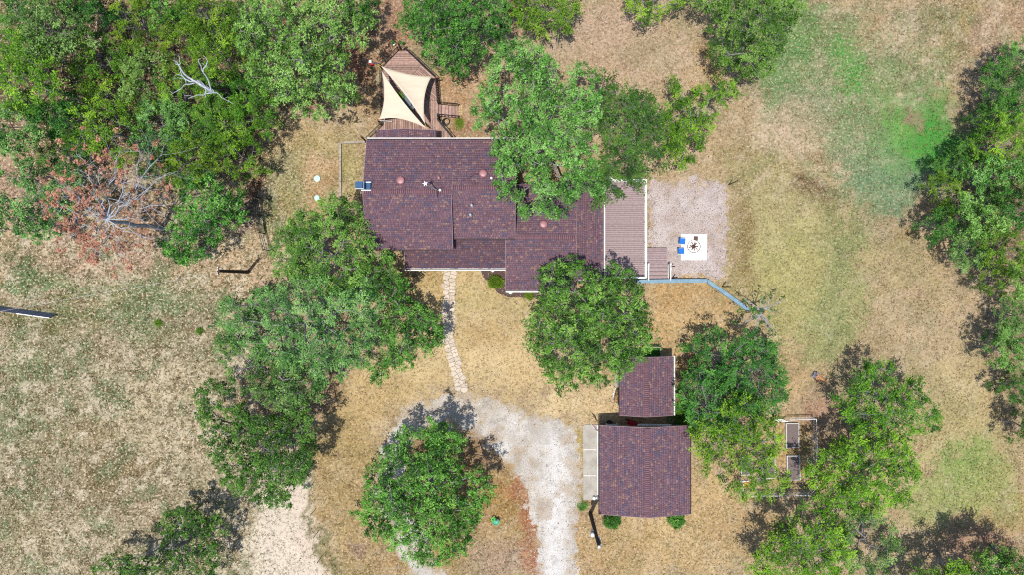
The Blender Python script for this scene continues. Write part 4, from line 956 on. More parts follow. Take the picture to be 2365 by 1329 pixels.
# rust-leaved tree: tall bare trunk, fork high up, limbs spreading
rs = np.random.RandomState(77)
b = P(373, 527, 0)
t = thing('dead_tree', 'dead tree with bleached limbs and clinging rust-orange leaves at the wood edge', 'tree', (b.x, b.y, 0))
E = []; tips = []; rust = []
fk = np.array(P(246, 506, 8.6)); o = np.array([b.x, b.y, 0])
prev = np.array([b.x, b.y, -0.1])
for k in range(1, 7):
    q = np.array([b.x, b.y, 0]) * (1 - k / 6) + fk * (k / 6) + (rs.randn(3) * 0.08 if k < 6 else 0)
    E.append([*prev, *q, 0.26 - 0.02 * k, 0.24 - 0.02 * k]); prev = q
for (x, y, zt, leafy) in [(188, 352, 10.5, 1), (272, 350, 11, 1), (318, 382, 11, 1), (372, 352, 10.5, 0), (388, 402, 10, 0), (378, 470, 9.5, 0), (148, 425, 10.5, 1), (132, 480, 10, 1), (158, 545, 9.5, 1), (205, 575, 9.5, 1), (232, 598, 9, 1), (288, 592, 9, 1), (340, 545, 9, 0), (225, 400, 11.5, 1), (340, 430, 10.5, 0), (180, 460, 10, 1)]:
    q = np.array(P(x, y, zt)); d = q - fk; L = np.linalg.norm(d); d = d / L
    p = fk.copy(); r = 0.07
    steps = 6
    for s in range(steps):
        tgt = fk + (q - fk) * ((s + 1) / steps) + rs.randn(3) * 0.16
        E.append([*p, *tgt, r, r * 0.8]); p = tgt; r *= 0.8
        if s >= 1:
            sub = []
            for _ in range(2):
                grow(E, sub, p, unit(d + rs.randn(3) * np.array([0.8, 0.8, 0.4])), L * rs.uniform(0.22, 0.4), r * 0.55, 1, rs, 0.35, 0.8)
            tips += sub
            if leafy: rust += sub
E = np.array(E); E[:, :3] -= o; E[:, 3:6] -= o
put('trunk', edges_mesh('trunk', E), BARKD, t)
rust = np.array(rust); rust = rust[rs.rand(len(rust)) < 0.42]
put('crown', crown_mesh('crown', rust - o, np.full(len(rust), 0.24), 'round', rs, fk - o, 0.26, 0.15), LF['rust'], t)

# white snag rising from the wood
b = P(505, 222, 0)
t = thing('dead_tree', 'leafless white snag standing among the green wood', 'tree', (b.x, b.y, 0))
mb = MB()
def Z5(x, y, z): return P(390 + x / 9.494, 110 + y / 9.494, z)
mb.tube([(b.x, b.y, -0.1), (b.x, b.y + 0.1, 4), Z5(930, 950, 8.4)], [0.3, 0.26, 0.2], 7)
for pts, r0 in [([(930, 950, 8.4), (800, 870, 8.8), (560, 725, 9.2), (420, 640, 9.5), (330, 565, 9.8), (260, 450, 10.2), (215, 380, 10.4)], 0.17),
                ([(215, 380, 10.4), (255, 340, 10.6), (225, 260, 10.8), (240, 210, 11), (210, 150, 11.2)], 0.055),
                ([(215, 380, 10.4), (170, 300, 10.6), (120, 275, 10.8), (85, 268, 10.9)], 0.06), ([(215, 380, 10.4), (140, 350, 10.5), (140, 290, 10.6)], 0.04),
                ([(560, 725, 9.2), (470, 740, 9.4), (370, 690, 9.5), (300, 620, 9.7), (270, 560, 9.9), (235, 430, 10.2)], 0.10),
                ([(300, 620, 9.7), (230, 590, 9.9), (170, 585, 10), (140, 610, 10.1)], 0.05), ([(370, 690, 9.5), (200, 655, 9.9), (75, 685, 10.1)], 0.035),
                ([(560, 770, 9.3), (470, 795, 9.4), (350, 800, 9.6), (260, 900, 9.9), (150, 960, 10.1), (85, 1000, 10.2), (30, 950, 10.3)], 0.065),
                ([(370, 690, 9.5), (375, 780, 9.5), (420, 815, 9.5)], 0.04),
                ([(930, 940, 8.4), (900, 830, 8.8), (850, 670, 9.3), (770, 560, 9.8), (720, 480, 10.1), (705, 390, 10.4), (650, 310, 10.7), (645, 250, 10.9), (700, 238, 11)], 0.09),
                ([(750, 520, 10), (755, 455, 10.2), (820, 385, 10.4), (845, 290, 10.6), (810, 220, 10.8), (755, 165, 11)], 0.075),
                ([(725, 325, 10.6), (860, 455, 10.4)], 0.022),
                ([(810, 890, 8.7), (815, 960, 8.9), (790, 1010, 9), (805, 1090, 9.1)], 0.10),
                ([(930, 970, 8.5), (840, 1000, 9), (760, 1035, 9.2), (640, 1030, 9.4), (520, 1070, 9.6), (425, 1115, 9.8)], 0.07), ([(520, 1070, 9.6), (440, 1035, 9.8), (330, 1055, 9.9)], 0.04),
                ([(840, 1000, 9), (950, 985, 9.2), (1060, 985, 9.4), (1110, 1030, 9.5), (1150, 1085, 9.6), (1230, 1130, 9.7), (1320, 1175, 9.9), (1415, 1232, 10)], 0.055), ([(1220, 1110, 9.7), (1300, 1068, 9.8)], 0.018)]:
    n_ = len(pts)
    mb.tube([Z5(*q) for q in pts], [0.66 * r0 * (1 - 0.65 * i / (n_ - 1)) for i in range(n_)], 6)
mb.build('trunk', mat('snag_wood', (0.50, 0.53, 0.58), (0.24, 0.26, 0.31), 7, 0.85, 0.4), t)
# small bare tree at the end of the blue wall
rs = np.random.RandomState(5)
b = P(1742, 716, 0)
t = thing('bare_tree', 'small leafless pale-twigged tree at the end of the blue wall', 'tree', (b.x, b.y, 0))
E = [[b.x, b.y, -0.05, b.x, b.y, 1.5, 0.12, 0.1], [b.x, b.y, 1.5, *P(1757, 716, 2.6), 0.1, 0.08]]; tips = []
f1 = np.array(P(1757, 716, 2.6)); f2 = np.array(P(1757, 728, 2.2)); E.append([b.x, b.y, 1.5, *f2, 0.1, 0.08])
for (f, x, y, z) in [(f1, 1715, 692, 3.4), (f1, 1760, 680, 4), (f1, 1778, 690, 4), (f1, 1800, 700, 3.8), (f1, 1812, 696, 3.6), (f1, 1790, 722, 3.4), (f1, 1720, 712, 3.2), (f2, 1705, 752, 3.2), (f2, 1722, 745, 3.2), (f2, 1742, 765, 3.2), (f2, 1775, 762, 3.2), (f2, 1790, 770, 3.0), (f2, 1786, 755, 3.2), (f2, 1712, 738, 3.0)]:
    q = np.array(P(x, y, z)); d = q - f; L = np.linalg.norm(d); d /= L; p = f.copy(); r = 0.045
    for s in range(4):
        tg = f + (q - f) * ((s + 1) / 4) + rs.randn(3) * 0.06
        E.append([*p, *tg, r, r * 0.75]); p = tg; r *= 0.75
        grow(E, tips, p, unit(d + rs.randn(3) * 0.5), L * 0.28, r * 0.6, 0, rs, 0.3)
o = np.array([b.x, b.y, 0]); E = np.array(E); E[:, :3] -= o; E[:, 3:6] -= o
put('trunk', edges_mesh('trunk', E), BARKD, t)
lc = np.array(tips)[rs.rand(len(tips)) < 0.3] - o
put('crown', crown_mesh('crown', lc, np.full(len(lc), 0.25), 'round', rs, f1 - o, 0.25, 0.12), LF['dark'], t)

# ------------------------------------------------------------------ roofs
SH_BASE = np.array(lin(138, 108, 119, KA)); SH_DARK = np.array(lin(114, 101, 122, KA)); SH_OR = np.array(lin(164, 130, 124, KA)); SH_RED = np.array(lin(128, 99, 110, KA))
def shingles(parent, O, u, W, v, L, rs, exp=0.168, shade=1.0):
    """courses of tabs on the plane O + a*u + b*v; a tab is a thin wedge, low edge proud"""
    O, u, v = Vector(O), Vector(u).normalized(), Vector(v).normalized()
    n = u.cross(v).normalized()
    if n.z < 0: n = -n
    V = []; C = []
    nc = max(1, int(round(L / exp))); e = L / nc
    for j in range(nc):
        a = -rs.uniform(0, 0.3)
        run = 0; colr = SH_BASE
        while a < W:
            w = rs.choice([0.12, 0.16, 0.21, 0.28])
            if run <= 0:
                q = rs.rand()
                if q < 0.18: colr, run = SH_DARK, rs.randint(1, 3)
                elif q < 0.31: colr, run = SH_OR, 1
                elif q < 0.55: colr, run = SH_RED, rs.randint(1, 3)
                else: colr, run = SH_BASE, rs.randint(1, 4)
            run -= 1
            a0, a1 = max(0.0, a + 0.004), min(W, a + w - 0.004)
            a += w
            if a1 - a0 < 0.03: continue
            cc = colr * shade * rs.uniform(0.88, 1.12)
            b0 = j * e + 0.003; b1 = min(L, (j + 1) * e - 0.007)
            h0 = 0.026 + rs.uniform(-0.004, 0.006); h1 = 0.012
            for (aa, bb, hh) in ((a0, b0, 0), (a1, b0, 0), (a1, b1, 0), (a0, b1, 0), (a0, b0, h0), (a1, b0, h0), (a1, b1, h1), (a0, b1, h1)):
                V.append(O + u * aa + v * bb + n * hh)
                C.append(cc)
    m = len(V) // 8
    base = WL[parent.name]
    V = np.array([(p.x - base.x, p.y - base.y, p.z - base.z) for p in V])
    F = (np.arange(m)[:, None, None] * 8 + np.array([[4, 5, 6, 7], [0, 1, 5, 4], [1, 2, 6, 5], [2, 3, 7, 6], [3, 0, 4, 7]])[None]).reshape(-1, 4)
    me = mesh_np('shingles', V, F)
    vcol(me, 'col', np.array(C))
    o = put('shingles', me, SHING, parent)
    o['kind'] = 'stuff'
    return o
rsr = np.random.RandomState(17)
def roof_plane(house, E0, E1, R0, R1, th=0.14, shade=1.0):
    """slab from eave E0-E1 up to ridge R0-R1 with shingles on it"""
    E0, E1, R0, R1 = map(Vector, (E0, E1, R0, R1))
    n = (E1 - E0).cross(R0 - E0).normalized()
    if n.z < 0: n = -n
    mb = MB()
    top = [E0, E1, R1, R0]; bot = [p - n * th for p in top]
    mb.add(top + bot, [(0, 1, 2, 3), (7, 6, 5, 4), (0, 4, 5, 1), (1, 5, 6, 2), (2, 6, 7, 3), (3, 7, 4, 0)])
    o = mb.build('roof', UNDER, house)
    up_ = n * 0.02
    
    for a_, b_ in ((E0, R0), (E1, R1)): MB().bar(a_ + up_, b_ + up_, 0.035, 0.05).build('drip_edge', DRIP, o)
    MB().bar(E0 - (R0 - E0).normalized() * 0.05 + n * 0.0, E1 - (R0 - E0).normalized() * 0.05, 0.07, 0.10).build('fascia', DKWOOD, o)
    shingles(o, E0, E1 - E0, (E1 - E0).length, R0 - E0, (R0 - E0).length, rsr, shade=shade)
    return o
CAP = None
def ridge(roof, A, B, slope, half=0.19, pitch=0.172):
    global CAP
    A, B = Vector(A), Vector(B)
    if CAP is None:
        CAP = {}
    key = round(slope, 3)
    if key not in CAP:
        s = slope; l = 0.122
        vs = []
        for x, h in ((0, 0.03), (l, 0.015)):
            vs += [(x, -half, -half * s + h), (x, 0, h + 0.006), (x, half, -half * s + h), (x, -half, -half * s - 0.02), (x, half, -half * s - 0.02)]
        fs = [(0, 1, 6, 5), (1, 2, 7, 6), (3, 0, 5, 8), (2, 4, 9, 7), (3, 4, 2, 1, 0), (5, 6, 7, 9, 8)]
        me = bpy.data.meshes.new('ridge_cap'); me.from_pydata(vs, [], fs); me.materials.append(CAPM)
        CAP[key] = me
    d = B - A; L = d.length; d = d / L
    ang = math.atan2(d.y, d.x)
    nC = int(L / pitch)
    sd = Vector((-d.y, d.x, 0)); mbu = MB()
    hf = half + 0.015; u_ = Vector((0, 0, 1))
    mbu.add([A + u_ * 0.036, B + u_ * 0.036, B + sd * hf + u_ * (0.034 - hf * slope), A + sd * hf + u_ * (0.034 - hf * slope), B - sd * hf + u_ * (0.034 - hf * slope), A - sd * hf + u_ * (0.034 - hf * slope)], [(0, 1, 2, 3), (1, 0, 5, 4)])
    mbu.build('ridge_underlay', UNDER, roof)
    base = WL[roof.name]
    for i in range(nC):
        o = bpy.data.objects.new('ridge_cap', CAP[key]); link(o); o.parent = roof
        o.location = A + d * (i * pitch + 0.02) - base + Vector((0, 0, 0.03)); o.rotation_euler = (0, 0, ang)
def gutter(house, a, b, w=0.16, out=Vector((0, 0, 0))):
    a, b = Vector(a) + out, Vector(b) + out
    d = (b - a).normalized(); s = Vector((0, 0, 1)).cross(d)
    mb = MB()
    mb.bar(a + s * (w / 2 - 0.02), b + s * (w / 2 - 0.02), 0.045, 0.14); mb.bar(a - s * (w / 2 - 0.02), b - s * (w / 2 - 0.02), 0.045, 0.14)
    mb.bar(a - Vector((0, 0, 0.05)), b - Vector((0, 0, 0.05)), w - 0.09, 0.03)
    return mb.build('gutter', WHITE, house)
def wall_box(house, x0, x1, y0, y1, z0, z1, nm='wall', m=None):
    return MB().box(((x0 + x1) / 2, (y0 + y1) / 2, (z0 + z1) / 2), (x1 - x0, y1 - y0, z1 - z0)).build(nm, m or WALLM, house)
def window(house, c, size, axis):
    """window on a wall: frame and pane; axis 'x' faces +-x"""
    w, h = size
    mb = MB(); g = MB()
    if axis == 'y':
        mb.box((c[0], c[1], c[2] + h / 2), (w, 0.08, 0.07)).box((c[0], c[1], c[2] - h / 2), (w, 0.08, 0.07)).box((c[0] - w / 2, c[1], c[2]), (0.07, 0.078, h)).box((c[0] + w / 2, c[1], c[2]), (0.07, 0.078, h))
        g.box(c, (w - 0.05, 0.03, h - 0.05))
    else:
        mb.box((c[0], c[1], c[2] + h / 2), (0.08, w, 0.07)).box((c[0], c[1], c[2] - h / 2), (0.08, w, 0.07)).box((c[0], c[1] - w / 2, c[2]), (0.078, 0.07, h)).box((c[0], c[1] + w / 2, c[2]), (0.078, 0.07, h))
        g.box(c, (0.03, w - 0.05, h - 0.05))
    f = mb.build('window', WHITE, house)
    g.build('pane', GLASS, f)

# ---- the house
HX = (-12.5, -5.08, 0.28)
YN, YA, YB = 12.76, 8.09, 8.44
ZE = 4.4; SL = 0.355
ZA = ZE + SL * (YN - YA); ZB = ZE + SL * (YN - YB)
YAS, YBS = 3.30, 4.265
ZAS = ZA - SL * (YA - YAS); ZBS = 4.08
house = thing('house', 'rambling house with stepped brown shingle roofs and white gutters', 'house', (-3, 6, 0))
rA = roof_plane(house, (HX[0], YN, ZE), (HX[1], YN, ZE), (HX[0], YA, ZA), (HX[1], YA, ZA))
rA2 = roof_plane(house, (HX[0], YAS, ZAS), (HX[1], YAS, ZAS), (HX[0], YA, ZA), (HX[1], YA, ZA))
ridge(rA, (HX[0], YA, ZA), (HX[1], YA, ZA), SL)
rB = roof_plane(house, (HX[1], YN, ZE), (HX[2], YN, ZE), (HX[1], YB, ZB), (HX[2], YB, ZB))
rB2 = roof_plane(house, (HX[1], YBS, ZBS), (HX[2], YBS, ZBS), (HX[1], YB, ZB), (HX[2], YB, ZB))
ridge(rB, (HX[1], YB, ZB), (HX[2], YB, ZB), SL)
gutter(house, (HX[0], YN + 0.09, ZE - 0.04), (HX[2], YN + 0.09, ZE - 0.04), 0.15)
wall_box(house, HX[0] + 0.4, HX[1] - 0.3, YAS + 0.4, YN - 0.4, 0, ZAS - 0.15)
wall_box(house, HX[1] - 0.3, HX[2] - 0.3, YBS + 0.4, YN - 0.402, 0, ZBS - 0.15)
def gable(house, x0, x1, yl, yr, zb, ym, zm, axis='x'):
    mb = MB()
    if axis == 'x':
        v = [(x, yl, zb) for x in (x0, x1)] + [(x, yr, zb) for x in (x0, x1)] + [(x, ym, zm) for x in (x0, x1)]
    else:
        v = [(yl, x, zb) for x in (x0, x1)] + [(yr, x, zb) for x in (x0, x1)] + [(ym, x, zm) for x in (x0, x1)]
    mb.add(v, [(0, 2, 4), (1, 5, 3), (0, 1, 3, 2), (2, 3, 5, 4), (4, 5, 1, 0)])
    return mb.build('wall', WALLM, house)
gable(house, HX[0] + 0.4, HX[1] - 0.3, YAS + 0.45, YN - 0.45, ZAS - 0.16, YA, ZA - 0.24)
gable(house, HX[1] - 0.3, HX[2] - 0.3, YBS + 0.45, YN - 0.45, ZBS - 0.16, YB, ZB - 0.24)
# porch roof along the south front
c0 = P(935, 620, 2.6); cx1 = P(1168, 620, 2.6).x
YC0 = c0.y; YC1 = YAS + 1.2; ZC1 = 2.6 + 0.2 * (YC1 - YC0)
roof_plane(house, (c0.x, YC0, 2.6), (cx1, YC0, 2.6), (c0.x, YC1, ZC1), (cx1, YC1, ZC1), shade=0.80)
gutter(house, (c0.x, YC0 - 0.08, 2.56), (cx1, YC0 - 0.08, 2.56), 0.18)
for x in (c0.x + 0.25, (c0.x + cx1) / 2, cx1 - 0.25):
    MB().box((x, YC0 + 0.25, 1.24), (0.14, 0.14, 2.48)).build('post', WHITE, house)
MB().box(((c0.x + cx1) / 2, (YC0 + YAS) / 2 + 0.2, 0.07), (cx1 - c0.x, YAS - YC0 + 0.6, 0.14)).build('porch_floor', CONC, house)
# south-east wing
DS = P(1168, 672, 2.85); XD0 = DS.x; XD1 = P(1332, 546, 3.8).x; SD = 0.21
YDR = 4.42; ZDR = 2.85 + SD * (YDR - DS.y); YDN = 9.2; ZDN = ZDR - SD * (YDN - YDR)
rD = roof_plane(house, (XD0, DS.y, 2.85), (XD1, DS.y, 2.85), (XD0, YDR, ZDR), (XD1, YDR, ZDR))
roof_plane(house, (HX[2] - 0.25, YDN, ZDN), (XD1, YDN, ZDN), (HX[2] - 0.25, YDR, ZDR), (XD1, YDR, ZDR))
ridge(rD, (HX[2], YDR, ZDR), (XD1, YDR, ZDR), SD)
gutter(house, (XD0, DS.y - 0.09, 2.80), (XD1, DS.y - 0.09, 2.80), 0.18)
wall_box(house, XD0 + 0.3, XD1 - 0.05, DS.y + 0.4, YDN - 0.4, 0, ZDN - 0.16)
gable(house, XD0 + 0.3, XD1 - 0.05, DS.y + 0.45, YDN - 0.45, ZDN - 0.17, YDR, ZDR - 0.2)
# low side roof facing the plank deck
XE1 = P(1393, 546, 2.3).x; YE0 = P(1393, 645, 2.3).y; YE1 = P(1393, 414, 2.3).y
roof_plane(house, (XE1, YE0, 2.25), (XE1, YE1, 2.25), (XD1 - 0.04, YE0, 2.75), (XD1 - 0.04, YE1, 2.75), 0.1)
gutter(house, (XE1 + 0.09, YE0, 2.2), (XE1 + 0.09, YE1, 2.2), 0.17)
wall_box(house, XD1, XE1 - 0.35, DS.y + 0.9, YE1 - 0.3, 0, 2.12)
# small gabled roof over the deck door
XF0, XFM, XF1 = -12.0, P(935, 300, 3.2).x, -6.75
YF1 = P(935, 297, 3.2).y; YF0 = YN - 0.35
rF = roof_plane(house, (XF0, YF0, 2.7), (XF0, YF1, 2.7), (XFM, YF0, 3.25), (XFM, YF1, 3.25), 0.1)
roof_plane(house, (XF1, YF0, 2.7), (XF1, YF1, 2.7), (XFM, YF0, 3.25), (XFM, YF1, 3.25), 0.1)
ridge(rF, (XFM, YF0 + 0.3, 3.25), (XFM, YF1, 3.25), 0.22)
# roof furniture
def on_roof(px, py):
    z = 5.0
    for _ in range(12):
        p = P(px, py, z)
        if p.y > YA: z = ZE + SL * (YN - p.y)
        elif p.x < HX[1]: z = ZA - SL * (YA - p.y)
        else: z = ZB - SL * (YB - p.y) if p.y < YB else ZE + SL * (YN - p.y)
    return P(px, py, z)
for (x, y) in ((926, 417), (1116, 401)):
    p = on_roof(x, y)
    o = MB().lathe((p.x, p.y, p.z - 0.1), [(0.2, 0), (0.2, 0.26), (0.30, 0.25), (0.34, 0.29), (0.335, 0.34), (0.30, 0.375), (0.29, 0.37), (0.25, 0.40), (0.12, 0.42), (0.02, 0.425)], 22).build('roof_vent', PINKV, house, smooth=False)
    MB().box((p.x, p.y, p.z + 0.015), (0.6, 0.6, 0.02), 0, Matrix.Rotation(math.atan(-SL), 3, 'X')).build('flashing', CAPM, o)
pD = P(1255, 518, 3.5)
MB().lathe((pD.x, pD.y, ZDR - SD * (pD.y - YDR) - 0.1), [(0.2, 0), (0.2, 0.26), (0.30, 0.25), (0.34, 0.29), (0.335, 0.34), (0.30, 0.375), (0.29, 0.37), (0.25, 0.40), (0.12, 0.42), (0.02, 0.425)], 22).build('roof_vent', PINKV, house)
for (x, y, r, h) in ((1090, 474, 0.06, 0.45), (1087, 496, 0.06, 0.4), (987, 342, 0.045, 0.2), (1036, 342, 0.045, 0.2), (1014, 411, 0.07, 0.25)):
    p = on_roof(x, y)
    mb = MB().lathe((p.x, p.y, p.z - 0.1), [(0.16, 0.05), (0.09, 0.16), (r, 0.2), (r, 0.1 + h), (r * 1.6, 0.1 + h), (r * 1.6, 0.2 + h), (0.01, 0.23 + h)], 12)
    mb.build('vent_pipe', GALV if y > 430 else PINKV, house)
p = on_roof(1135, 411)
MB().lathe((p.x, p.y, p.z), [(0.05, 0), (0.1, 0.06), (0.11, 0.14), (0.07, 0.21), (0.01, 0.23)], 12).build('vent_cap', WHITE, house)
mb = MB()
mb.tube([on_roof(1108, 399) + Vector((0, 0, 0.04)), on_roof(1085, 408) + Vector((0, 0, 0.05)), on_roof(1062, 421) + Vector((0, 0, 0.05))], 0.015, 5)
mb.build('cable', BLACKM, house)
# chimney chase at the west gable
q0 = P(841, 432, 5.6)
ch = MB().box((q0.x - 0.12, q0.y, 3.4), (0.62, 0.56, 6.8)).build('chimney', GALV, house)
MB().box((q0.x - 0.12, q0.y, 6.84), (0.68, 0.62, 0.07)).build('chimney_rim', GALV, ch)
MB().box((q0.x - 0.12, q0.y, 6.97), (0.60, 0.54, 0.2)).build('chimney_cap', BLUEGL, ch)
MB().box((q0.x + 0.42, q0.y, ZA - 0.05), (0.46, 0.62, 0.34)).build('cricket', BLUEGL, ch)
for s in (-1, 1):
    MB().box((q0.x + 0.3, q0.y + s * 0.34, ZA + 0.02), (0.8, 0.07, 0.36)).build('flashing', WHITE, ch)
# aerial on the ridge
a0 = on_roof(1011, 439); a1 = P(982, 424, 7.9)
an = MB().tube([a0, a1], 0.05, 8).build('antenna', GALV, house)
mb = MB()
for k in range(5):
    an_ = 2 * math.pi * k / 5 + 0.5
    e = a1 + Vector((math.cos(an_) * 0.24, math.sin(an_) * 0.24, 0.02))
    s = Vector((-math.sin(an_), math.cos(an_), 0)) * 0.07
    mb.add([a1 + s + Vector((0, 0, 0.05)), e + Vector((0, 0, 0.05)), a1 - s + Vector((0, 0, 0.05)), a1 + s - Vector((0, 0, 0.03)), e - Vector((0, 0, 0.03)), a1 - s - Vector((0, 0, 0.03))],
           [(0, 2, 1), (3, 4, 5), (0, 1, 4, 3), (1, 2, 5, 4), (2, 0, 3, 5)])
mb.build('antenna_head', WHITE, an)
MB().tube([a0 + Vector((0, 0, 0.55)), P(1011, 456, ZA - 0.1)], 0.022, 6).tube([a0 + Vector((0, 0, 0.4)), on_roof(1022, 432)], 0.022, 6).build('brace', BLACKM, an)
MB().lathe(a0 + Vector((0.2, 0, 0)), [(0.05, 0), (0.11, 0.1), (0.11, 0.2), (0.02, 0.26)], 10).build('junction_box', WHITE, an)
# windows and doors out of the drone's sight
for x in (-10.6, -7.5): window(house, (x, YAS + 0.37, 3.3 - 2.0), (1.3, 1.2), 'y')
for x in (-3.6, 4.2): window(house, (x, DS.y + 0.37 if x > 0 else YBS + 0.37, 1.4), (1.2, 1.2), 'y')
window(house, (HX[0] + 0.37, 6.0, 1.5), (1.2, 1.3), 'x'); window(house, (HX[0] + 0.37, 10.2, 1.5), (1.2, 1.3), 'x')
dr = MB().box((-5.7, YAS + 0.36, 1.15), (0.95, 0.07, 2.05)).build('door', BROWNW, house)
MB().box((-5.35, YAS + 0.31, 1.1), (0.05, 0.06, 0.16)).build('handle', GALV, dr)
MB().box((-8.6, YN - 0.37, 1.75), (1.7, 0.07, 2.05)).build('door', GLASS, house)
# downspouts
MB().bar((XD1 - 0.15, DS.y - 0.1, 2.75), (XD1 - 0.15, DS.y - 0.1, 0.1), 0.09, 0.09).build('downspout', WHITE, house)
MB().bar((cx1 - 0.12, YC0 - 0.08, 2.5), (cx1 - 0.12, YC0 - 0.1, 0.1), 0.09, 0.09).build('downspout', WHITE, house)

# ---- garage
gx0, gx1 = P(1384.5, 1100, 2.8).x, P(1594, 1100, 2.8).x
gy1, gy0 = P(1400, 984, 2.8).y, P(1400, 1189, 2.8).y
gxm = P(1495, 1100, 3.8).x
garage = thing('garage', 'square garage with brown shingle gable roof beside a concrete apron', 'garage', ((gx0 + gx1) / 2, (gy0 + gy1) / 2, 0))
sg = 1.0 / (gxm - gx0)
rG = roof_plane(garage, (gx0, gy0, 2.8), (gx0, gy1, 2.8), (gxm, gy0, 3.8), (gxm, gy1, 3.8))
roof_plane(garage, (gx1, gy0, 2.8), (gx1, gy1, 2.8), (gxm, gy0, 3.8), (gxm, gy1, 3.8))
ridge(rG, (gxm, gy0, 3.8), (gxm, gy1, 3.8), sg)
wall_box(garage, gx0 + 0.35, gx1 - 0.35, gy0 + 0.35, gy1 - 0.5, 0, 2.66)
gable(garage, gy0 + 0.35, gy1 - 0.5, gx0 + 0.4, gx1 - 0.4, 2.65, gxm, 3.6, 'y')
for k, y in enumerate((gy0 + 2.3, gy1 - 2.5)):
    d = MB().box((gx0 + 0.32, y, 1.1), (0.08, 2.7, 2.2)).build('garage_door', WHITE, garage)
    for q in range(1, 4):
        MB().box((gx0 + 0.27, y, q * 0.55), (0.03, 2.66, 0.035)).build('panel_joint', GALV, d)
# ---- shed
sx0, sx1 = P(1431, 900, 2.5).x, P(1554, 900, 2.5).x
sy1, sy0 = P(1490, 825, 2.5).y, P(1490, 961, 2.5).y
sxm = P(1493, 900, 3.25).x
shed = thing('shed', 'small shed with brown shingle roof and one white gutter, just above the garage', 'shed', ((sx0 + sx1) / 2, (sy0 + sy1) / 2, 0))
rS = roof_plane(shed, (sx0, sy0, 2.5), (sx0, sy1, 2.5), (sxm, sy0, 3.25), (sxm, sy1, 3.25))
roof_plane(shed, (sx1, sy0, 2.5), (sx1, sy1, 2.5), (sxm, sy0, 3.25), (sxm, sy1, 3.25))
ridge(rS, (sxm, sy0, 3.25), (sxm, sy1, 3.25), 0.75 / (sxm - sx0))
gutter(shed, (sx1 + 0.09, sy0, 2.45), (sx1 + 0.09, sy1 + 0.05, 2.45), 0.2)
wall_box(shed, sx0 + 0.3, sx1 - 0.3, sy0 + 0.25, sy1 - 0.25, 0, 2.38)
gable(shed, sy0 + 0.25, sy1 - 0.25, sx0 + 0.35, sx1 - 0.35, 2.37, sxm, 3.08, 'y')
MB().box((sx0 + 0.27, (sy0 + sy1) / 2, 1.05), (0.07, 0.9, 2.0)).build('door', WHITE, shed)

# ------------------------------------------------------------------ concrete, stone path, mulch
AP = W2([(1346, 985), (1352, 982), (1392, 982), (1392, 1157), (1347, 1155)])
apron = tag(MB().prism(AP, -0.05, 0.09, 0.02).build('concrete_apron', CONC), 'pale concrete apron along the garage doors', kind='structure')
MB().box((P(1380, 1070).x, P(1380, 1070).y, 0.086), (0.03, 6.9, 0.02)).build('joint', GALV, apron)
MB().box((P(1362, 1040).x, P(1362, 1040).y, 0.086), (1.2, 0.03, 0.02)).build('joint', GALV, apron)
MB().box((P(1362, 1100).x, P(1362, 1100).y, 0.086), (1.2, 0.03, 0.02)).build('joint', GALV, apron)

def clip_half(poly, p, n):
    out = []
    for i in range(len(poly)):
        a, b = poly[i], poly[(i + 1) % len(poly)]
        da = (a[0] - p[0]) * n[0] + (a[1] - p[1]) * n[1]; db = (b[0] - p[0]) * n[0] + (b[1] - p[1]) * n[1]
        if da >= 0: out.append(a)
        if (da >= 0) != (db >= 0):
            t = da / (da - db); out.append((a[0] + (b[0] - a[0]) * t, a[1] + (b[1] - a[1]) * t))
    return out
# flagstone path: Voronoi stones along the traced centre line
rp = random.Random(4)
CL = [(1038, 616), (1039, 640), (1036, 660), (1037, 690), (1035, 720), (1037, 745), (1036, 770), (1037, 790), (1044, 812), (1050, 835), (1056, 858), (1062, 880), (1067, 898)]
HWP = [15, 13, 12, 11, 11, 11, 10, 9, 11, 12, 12, 12, 12]
cl_w = [P(x, y) for x, y in CL]
edge = [P(x - h, y) for (x, y), h in zip(CL, HWP)] + [P(x + h, y) for (x, y), h in reversed(list(zip(CL, HWP)))]
path = MB().prism([(v.x, v.y) for v in edge], -0.05, 0.012).build('stone_path', mat('path_soil', G(176, 150, 124), G(140, 116, 95), 8, 0.95, 0.4))
tag(path, 'pale flagstone path from the porch to the gravel drive', kind='structure')
seeds = []
yy = 616.0; row = 0
while yy < 905:
    i = min(len(CL) - 2, max(0, next((k for k in range(len(CL) - 1) if CL[k][1] <= yy < CL[k + 1][1]), len(CL) - 2)))
    t_ = (yy - CL[i][1]) / (CL[i + 1][1] - CL[i][1]); xc = CL[i][0] + (CL[i + 1][0] - CL[i][0]) * t_; hw = HWP[i] + (HWP[i + 1] - HWP[i]) * t_
    for fx in (-0.48, 0.48):
        seeds.append((xc + fx * hw + rp.uniform(-2.6, 2.6), yy + (4.4 if fx > 0 else 0) + rp.uniform(-2.6, 2.6)))
    yy += 8.8
ring = [(v.x, v.y) for v in edge]
sw = [tuple(P(x, y)[:2]) for x, y in seeds]
nst = 0
